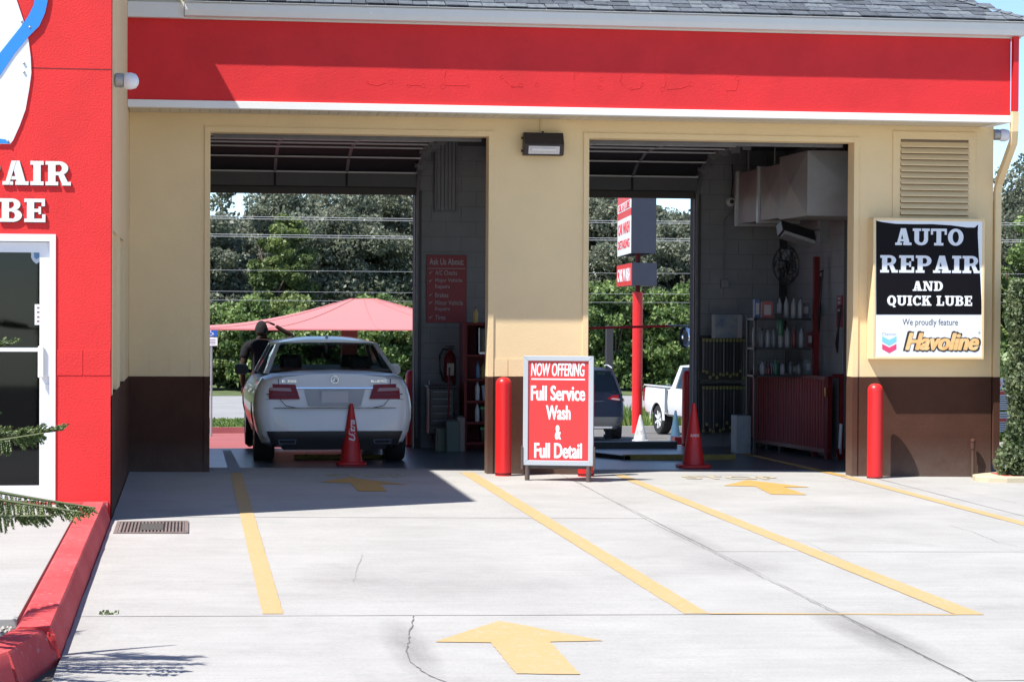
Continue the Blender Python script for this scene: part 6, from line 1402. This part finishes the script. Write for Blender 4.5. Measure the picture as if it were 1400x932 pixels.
# right-hand rules board between building and hedge
Yo = 26.5; ro = Thing('rules_sign', (P(1366, 550, Yo).x, Yo, gz(9.7, 25)), 'white sign boards with a red STOP disc behind the right corner of the building', 'sign')
for i, (p0y, p1y) in enumerate(((517, 532), (534, 560), (563, 590))):
    a, b = P(1357, p1y, Yo), P(1376, p0y, Yo); mb = MB(); mb.box(a.x, b.x+.1, Yo, Yo+.015, a.z, b.z); pp_ = ro.part('board', mb, wsign)
    if i == 0:
        c_ = P(1364.5, 524.5, Yo); mb = MB(); mb.lathe([(.045, -.004), (.045, -.001)], (c_.x, Yo, c_.z), 8, 'y'); ro.part('stop_disc', mb, rsign, parent=pp_); ro.part('lettering', text_mb('STOP', .07, .028, (c_.x-.035, Yo-.0045, c_.z-.014), .0008, .02), wl, parent=pp_)
    else:
        mb = MB(); k = a.z+.02
        while k < b.z-.03: mb.box(a.x+.01, b.x+.08, Yo-.0015, Yo-.0005, k, k+.011); k += .028
        ro.part('print', mb, gry, parent=pp_)
        hz = P(1366, 537 if i == 1 else 571+3, Yo); mb = MB(); mb.box(a.x+.02, b.x, Yo-.003, Yo-.0016, hz.z-.02, hz.z+.02); ro.part('print', mb, rsign, parent=pp_)
for x in (P(1357, 550, Yo).x-.02, P(1384, 550, Yo).x): mb = MB(); mb.box(x-.02, x+.02, Yo+.016, Yo+.05, gz(9.7, 25)-.1, P(1366, 515, Yo).z); ro.part('post', mb, black)
# planter curb at right
cg = G(1385, 657); t = Thing('planter_curb', (9.2, 22.1, -.1), kind='structure', label=None)
mb = MB(); outl = []
x0_, y0_, x1_, y1_ = 8.5, 22.85, 11.5, 23.6
pts = [(8.80, 22.85), (8.60, 22.92), (8.52, 23.08), (8.56, 23.28), (8.74, 23.45), (8.97, 23.6), (x1_, y1_), (x1_, y0_)]; z_ = gz(9.2, 22.2)
mb.prism(pts, lambda u, v, d: (u, v, d), z_-.05, z_+.07); t.part('curb_body', mb, mat('cream_curb', (.52, .45, .31), .8, var=.06, scale=4), bevel=.012)
mb = MB(); mb.prism([(8.82, y0_+.14), (8.82, y1_-.2), (x1_, y1_-.2), (x1_, y0_+.16)], lambda u, v, d: (u, v, d), z_+.071, z_+.076); t.part('red_top', mb, curbm)
# ================================================================== VEGETATION
def leaves(name, centers, size, m, parent=None, aspect=.6, kind=None, flat=0, loc=None):
    n = len(centers); c = np.asarray(centers, float)
    a = rng.normal(size=(n, 3)); a[:, 2] *= (1-flat*.7); a /= np.linalg.norm(a, axis=1)[:, None]
    b = rng.normal(size=(n, 3)); b -= (b*a).sum(1)[:, None]*a; b /= np.linalg.norm(b, axis=1)[:, None]
    s_ = size*rng.uniform(.6, 1.35, n)[:, None]; nn = np.cross(a, b)
    v = np.stack([c-a*s_, c-b*s_*aspect+nn*s_*.15, c+a*s_, c+b*s_*aspect+nn*s_*.15], 1).reshape(-1, 3)
    if loc is not None: v = v-np.array(loc)
    me = bpy.data.meshes.new(name); me.vertices.add(4*n); me.vertices.foreach_set('co', v.ravel())
    me.loops.add(4*n); me.loops.foreach_set('vertex_index', np.arange(4*n, dtype=np.int32))
    me.polygons.add(n); me.polygons.foreach_set('loop_start', np.arange(0, 4*n, 4, dtype=np.int32))
    me.materials.append(m); me.update(calc_edges=True); me.validate()
    return tag(link(name, me, parent), kind=kind)
def cloud(cx, cy, cz, rx, ry, rz, nclump, per_, spread, hollow=.55):
    cs = []
    for k in range(nclump):
        d = rng.normal(size=3); d /= np.linalg.norm(d); r_ = rng.uniform(hollow, 1)
        c = np.array([cx, cy, cz])+d*np.array([rx, ry, rz])*r_
        p = rng.normal(size=(per_, 3)); p /= np.linalg.norm(p, axis=1)[:, None]; p *= rng.uniform(.35, 1, per_)[:, None]**.6
        cs.append(c+p*spread*rng.uniform(.6, 1.3)*np.array([1.15, 1.15, .75]))
    return np.concatenate(cs)
def tree(name, x, y, h, r_, m, label, size=.16, ncl=70, per_=150, group=None, trunk_h=.35, cat='tree', spread=None, rzf=None):
    z = -1.9; t = Thing(name, (x, y, z), label, cat, group=group)
    cz_ = z+h*(1-.5*(1-trunk_h)); rz_ = h*(1-trunk_h)/2
    sp = spread or r_*.28
    pts = cloud(x, y, cz_, r_, r_, rz_, ncl, per_, sp)
    leaves('crown', pts, size, m, t.o, loc=(x, y, z))
    mb = MB(); mb.tube([(x, y, z-.2), (x+.1, y, z+h*.2), (x-.05, y, z+h*.45), (x, y, z+h*.7)], [h*.03, h*.022, h*.016, h*.006], 8); t.part('trunk', mb, bark, smooth=50)
    mb = MB()
    for k in range(11):
        a = random.uniform(0, 6.28); z0_ = z+h*random.uniform(.2, .55); e = Vector((x+math.cos(a)*r_*.85, y+math.sin(a)*r_*.85, min(z+h*.95, z0_+h*random.uniform(.12, .42)))); s0 = Vector((x, y, z0_)); md = s0.lerp(e, .5)+Vector((random.uniform(-.3, .3), random.uniform(-.3, .3), random.uniform(-.1, .4)))
        mb.tube([s0, md, e], [h*.012, h*.008, h*.003], 5)
        e2 = md+Vector((random.uniform(-1, 1), random.uniform(-1, 1), random.uniform(0, 1)))*r_*.4; mb.tube([md, e2], [h*.006, h*.002], 4)
    t.part('branch', mb, bark, smooth=50); return t
def X_at(px, Y): return P(px, 400, Y).x
GT = 'trees beyond the road'
def tz(py, Y): return P(500, py, Y).z+1.9
specs = [ # px, Y, top py, radius m, material, size, label
 (292, 104, 300, 2.3, oakleaf, 'dark leafy oak at the far left of the left bay view'),
 (322, 112, 255, 3.2, oakleaf, 'loose-crowned oak with sky gaps, left of the left bay view'),
 (395, 108, 252, 3.6, oakleaf, 'dark green oak left of centre behind the canopy'),
 (388, 99, 298, 1.35, limeleaf, 'bright yellow-green tree standing out among the dark oaks'),
 (470, 110, 240, 4.2, oakleaf, 'broad grey-green oak above the canopy peak'),
 (555, 112, 238, 4.2, oakleaf, 'broad oak at the right of the left bay view'),
 (640, 114, 240, 4.0, oakleaf, 'oak hidden mostly behind the middle pillar'),
 (730, 112, 240, 4.2, oakleaf, 'oak behind the middle pillar, right side'),
 (822, 110, 240, 4.0, oakleaf, 'grey-green oak left of the pole sign'),
 (905, 118, 262, 3.4, oakleaf, 'sparse oak with sky gaps right of the pole sign'),
 (938, 106, 300, 3.0, oakleaf, 'darker oak at the right of the right bay view'),
 (1010, 112, 240, 4.4, oakleaf, 'oak beyond the inner wall of the right bay'),
 (1100, 115, 240, 4.5, oakleaf, 'oak hidden behind the shelf rack wall'),
 (1200, 113, 240, 4.5, oakleaf, 'oak hidden behind the right pillar, left side'),
 (1290, 116, 236, 4.5, oakleaf, 'oak hidden behind the right pillar, right side'),
 (1376, 112, 236, 2.6, oakleaf, 'thin-crowned oak against the sky at the right edge'),
 (1440, 106, 200, 4.0, oakleaf, 'tall oak cut by the right edge of the view')]
for px, Y, tpy, r_, m, lab in specs:
    h = tz(tpy, Y); sparse = 'sky' in lab
    big = 'hidden' in lab or 'behind the middle' in lab or 'beyond the inner' in lab
    tree('oak_tree' if m is oakleaf else 'leafy_tree', X_at(px, Y), Y, h, r_, m, lab, size=.105, ncl=(60 if sparse else 150) if not big else 70, per_=(260 if sparse else 380) if not big else 120, group=GT, trunk_h=.12, spread=r_*(.20 if sparse else .24))
# lower brush layer behind the road
GB = 'leafy shrubs along the far side of the road'
bl = [(276, 94, 425, 2.0), (318, 95, 412, 1.9), (362, 93, 402, 1.8), (400, 95, 410, 1.9), (440, 93, 425, 1.8), (505, 94, 400, 2.0), (560, 95, 402, 2.0), (600, 94, 405, 2.0), (660, 94, 400, 2.2), (725, 94, 400, 2.2), (790, 94, 385, 2.0), (835, 93, 378, 2.0), (880, 95, 384, 2.0), (925, 93, 378, 2.0), (975, 94, 385, 2.2), (1045, 94, 385, 2.4), (1120, 94, 385, 2.4), (1200, 94, 385, 2.4), (1280, 94, 385, 2.4), (1350, 94, 345, 2.2), (1395, 93, 290, 2.2), (1450, 94, 290, 2.4)]
bn = ['first', 'second', 'third', 'fourth', 'fifth', 'sixth', 'seventh', 'eighth', 'ninth', 'tenth', 'eleventh', 'twelfth', 'thirteenth', 'fourteenth', 'fifteenth', 'sixteenth', 'seventeenth', 'eighteenth', 'nineteenth', 'twentieth', 'twenty-first', 'twenty-second']
for i, (px, Y, tpy, r_) in enumerate(bl):
    x = X_at(px, Y); h = tz(tpy, Y); z = -1.9; vis = px < 600 or 780 < px < 960 or px > 1330
    t = Thing('shrub', (x, Y, z), '%s green roadside shrub from the left, beyond the road' % bn[i], 'shrub', group=GB)
    pts = cloud(x, Y, z+h*.5, r_, 1.6, h*.5, 75 if vis else 30, 170 if vis else 80, .42, .5)
    leaves('foliage', pts[pts[:, 2] > z], .10, hedgeleaf if px > 780 or i % 3 else limeleaf, t.o, loc=(x, Y, z))
    mb = MB(); [mb.tube([(x+random.uniform(-.5, .5), Y, z), (x+random.uniform(-1, 1), Y+random.uniform(-.5, .5), z+h*.7)], [.05, .015], 5) for _ in range(6)]; t.part('stem', mb, bark)
# far wood behind: one mass
mb_pts = []
for k in range(60):
    x = -40+k*2.6; Y = 128+random.uniform(-6, 6); h = 9.0+random.uniform(-2, 1.0) if x > 6 else 6.6+random.uniform(-1, 1)
    if x < 4.5 and x > -4: h = 5.5
    mb_pts.append(cloud(x, Y, -1.9+h*.5, 3.2, 3, h*.5, 16, 90, .8))
o = leaves('far_wood', np.concatenate(mb_pts), .22, oakleaf, kind='stuff'); tag(o, 'dark mass of woodland behind the oaks', 'woodland')
# right hedge column and shrub by the right corner
xh, yh = P(1412, 500, 23.25).x, 23.25
th_ = Thing('hedge_column', (xh, yh, gz(9.2, 22)), 'tall clipped jasmine hedge column at the right edge by the cream curb', 'hedge')
zt_h = P(1395, 383, yh).z; zb_h = gz(9.2, 22)+.1
n = 9000; u = rng.uniform(-1, 1, (n, 2)); wv = rng.uniform(0, 1, n)
r1 = .27+.03*np.sin(wv*17)+.02*np.sin(wv*41+u[:, 0]*3)
ang_ = rng.uniform(0, 2*np.pi, n); rad_ = r1*(1-.28*rng.uniform(0, 1, n)**2)*rng.uniform(.97, 1.06, n)
pts = np.stack([xh+rad_*np.cos(ang_), yh+rad_*np.sin(ang_), zb_h+.1+(zt_h-zb_h-.1)*wv], 1)
leaves('foliage', pts, .024, jasleaf, th_.o, loc=(xh, yh, gz(9.2, 22)))
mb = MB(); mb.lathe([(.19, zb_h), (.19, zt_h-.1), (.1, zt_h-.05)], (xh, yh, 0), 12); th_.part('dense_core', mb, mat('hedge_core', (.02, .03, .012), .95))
xs2, ys2 = P(1386, 640, 23.1).x, 23.12
ts = Thing('shrub', (xs2, ys2, gz(9.2, 22)), 'low glossy shrub at the foot of the hedge column beside the brown downspout', 'shrub')
n = 1500; d_ = rng.normal(size=(n, 3)); d_ /= np.linalg.norm(d_, axis=1)[:, None]; pts = np.array([xs2, ys2, zb_h+.12])+d_*np.array([.20, .2, .22])*rng.uniform(.6, 1.05, n)[:, None]
leaves('foliage', pts[pts[:, 2] > zb_h-.02], .026, jasleaf, ts.o, loc=(xs2, ys2, gz(9.2, 22)), aspect=.7)
mb = MB(); [mb.tube([(xs2, ys2, zb_h), (xs2+random.uniform(-.15, .15), ys2+random.uniform(-.1, .1), zb_h+.2)], [.008, .003], 5) for _ in range(8)]; ts.part('stem', mb, bark)
# mid-distance hedge seen right of building
for i, (px, Y, tpy, lab) in enumerate(((1362, 40, 330, 'dark green hedge beyond the rules boards at the right corner'),)):
    x = X_at(px, Y)+.6; zg_ = gz(x, Y); h = P(px, 480, Y).z-zg_
    t = Thing('hedge', (x, Y, zg_), lab, 'hedge'); pts = cloud(x, Y, zg_+h*.5, 1.5, .8, h*.55, 60, 150, .3, .3); leaves('foliage', pts, .06, hedgeleaf, t.o, loc=(x, Y, zg_))
    mb = MB(); [mb.tube([(x+dx_, Y, zg_), (x+dx_, Y, zg_+h*.7)], [.04, .015], 5) for dx_ in (-.8, 0, .8)]; t.part('stem', mb, bark)
# grass and weeds on the bank
n = 26000; gx_ = rng.uniform(-6, 40, n); gy_ = rng.uniform(60.3, 68.8, n); hgt = np.where((gx_ > 11) & (gy_ > 61), rng.uniform(.05, .55, n), rng.uniform(.03, .09, n))
gzv = np.array([gz(a, b)+.1 for a, b in zip(gx_, gy_)])
lean = rng.normal(size=(n, 2))*hgt[:, None]*.3; wd_ = rng.uniform(.015, .045, n)
v = np.stack([np.stack([gx_-wd_, gy_, gzv], 1), np.stack([gx_+wd_, gy_, gzv], 1), np.stack([gx_+lean[:, 0], gy_+lean[:, 1], gzv+hgt], 1)], 1).reshape(-1, 3)
me = bpy.data.meshes.new('grass'); me.vertices.add(3*n); me.vertices.foreach_set('co', v.ravel()); me.loops.add(3*n); me.loops.foreach_set('vertex_index', np.arange(3*n, dtype=np.int32)); me.polygons.add(n); me.polygons.foreach_set('loop_start', np.arange(0, 3*n, 3, dtype=np.int32)); me.materials.append(grassm); me.update(calc_edges=True)
tag(link('grass', me), 'green grass and tall weeds on the bank before the road', 'grass', kind='stuff')
# weed tuft in the slab joint
ga = G(147, 840); pts = np.array([ga.x, ga.y, gz(ga.x, ga.y)+.012])+rng.normal(size=(40, 3))*np.array([.025, .008, .006]); o = leaves('weed_tuft', pts, .010, limeleaf); tag(o, 'tiny weed sprouting in the concrete joint near the red curb', 'weed')
# power lines
for i, (Y, pyy) in enumerate(((86, 287.5), (86, 290.5), (86.5, 312), (86.5, 315), (87, 361), (87.5, 390), (87.5, 402))):
    zc = P(300, pyy, Y).z; mb = MB(); xm = 10
    pts = [(xm+dx_, Y, zc-.25+.00012*dx_*dx_*1.5) for dx_ in range(-60, 91, 10)]
    mb.tube(pts, .010 if i < 4 else .0055, 5, True)
    nm = ['upper wire of the top pale pair', 'lower wire of the top pale pair', 'upper wire of the second pale pair', 'lower wire of the second pale pair', 'thin single wire halfway down the trees', 'thin single wire above the canopy peak', 'lowest thin wire just above the canopy peak'][i]
    solo('power_line', mb, cable, nm+' across the trees', 'power line', group='power lines along the road', loc=(xm, Y, zc))
# Norfolk pine at the left edge
tx, ty = -1.75, 10.75
npine = Thing('norfolk_pine', (tx, ty, .09), 'young conifer whose drooping branch tips reach in from the left edge', 'tree')
mb = MB(); mb.tube([(tx, ty, .05), (tx+.01, ty, 1.2), (tx, ty+.02, 2.3), (tx, ty, 3.0)], [.05, .04, .025, .008], 10); npine.part('trunk', mb, bark, smooth=50)
def pine_branch(tip, base_z, droop, up=False, dense=1.0):
    base = Vector((tx, ty, base_z)); tip = Vector(tip); mb = MB(); path = []
    for i in range(25):
        t = i/24; p = base.lerp(tip, t); p.z += -droop*math.sin(math.pi*t)*.6; path.append(p)
    mb.tube(path, [.014*(1-.8*i/24)+.002 for i in range(25)], 6)
    br = npine.part('branch', mb, mat('green_twig', (.10, .12, .05), .8), smooth=50)
    cs = []
    m_ = MB(); ax = (tip-base).normalized()
    for i in range(85):
        t = .15+.85*(i+random.random())/85*.99; k = t*24; i0 = min(23, int(k)); p = path[i0].lerp(path[i0+1], k-i0)
        for s_ in (-1, 1):
            ln = (.10*(1-t)**.6+.045)*random.uniform(.45, 1.25)
            side = Vector((0, s_, 0)) if abs(ax.x) > .5 else Vector((s_, 0, 0))
            dv = (ax*.55+side*.8*random.uniform(.3, 1)+Vector((0, 0, -.75 if not up else .45))*random.uniform(.5, 1)).normalized()
            if not up and t < .85: dv = (ax*.18+side*.25*random.uniform(-1, 1)+Vector((0, 0, -1))).normalized()
            e = p+dv*ln; r0 = .0055
            # twig covered in short overlapping needles
            nseg = max(4, int(ln/.011))
            for q_ in range(nseg):
                c_ = p.lerp(e, q_/nseg)
                for w_ in range(6):
                    a = random.uniform(0, 6.28); o1 = Vector((math.cos(a), math.sin(a), random.uniform(-.5, .5))); o1 = (o1-dv*o1.dot(dv)).normalized()
                    tp = c_+dv*.014+o1*.010; sd_ = dv.cross(o1)*.0046
                    m_.add([c_-sd_, c_+sd_, tp], [(0, 1, 2)])
    me = bpy.data.meshes.new('needles'); me.from_pydata([tuple(Vector(v_)-Vector((tx, ty, .09))) for v_ in m_.v], [], m_.f); me.materials.append(pineleaf)
    tag(link('needles', me, br), kind='stuff')
def tipat(px, py, Y): return P(px, py, Y)
pine_branch(tipat(131, 694, 10.6), 1.12, .05)
pine_branch(tipat(112, 700, 10.5), 1.05, .03)
pine_branch(tipat(87, 587, 10.7), 1.16, .06, up=True)
pine_branch(tipat(60, 592, 10.6), 1.12, .06)
pine_branch(tipat(21, 469, 10.8), 1.50, .05, up=True)
pine_branch(tipat(70, 705, 10.2), .75, -.02)
pine_branch((tx+.9, ty-.9, 1.3), 1.2, .05, up=True); pine_branch((tx+.3, ty+1.0, 1.5), 1.4, .05, up=True); pine_branch((tx-.8, ty-.4, 1.6), 1.5, .05, up=True); pine_branch((tx+.4, ty-.3, 2.4), 2.2, .05, up=True)
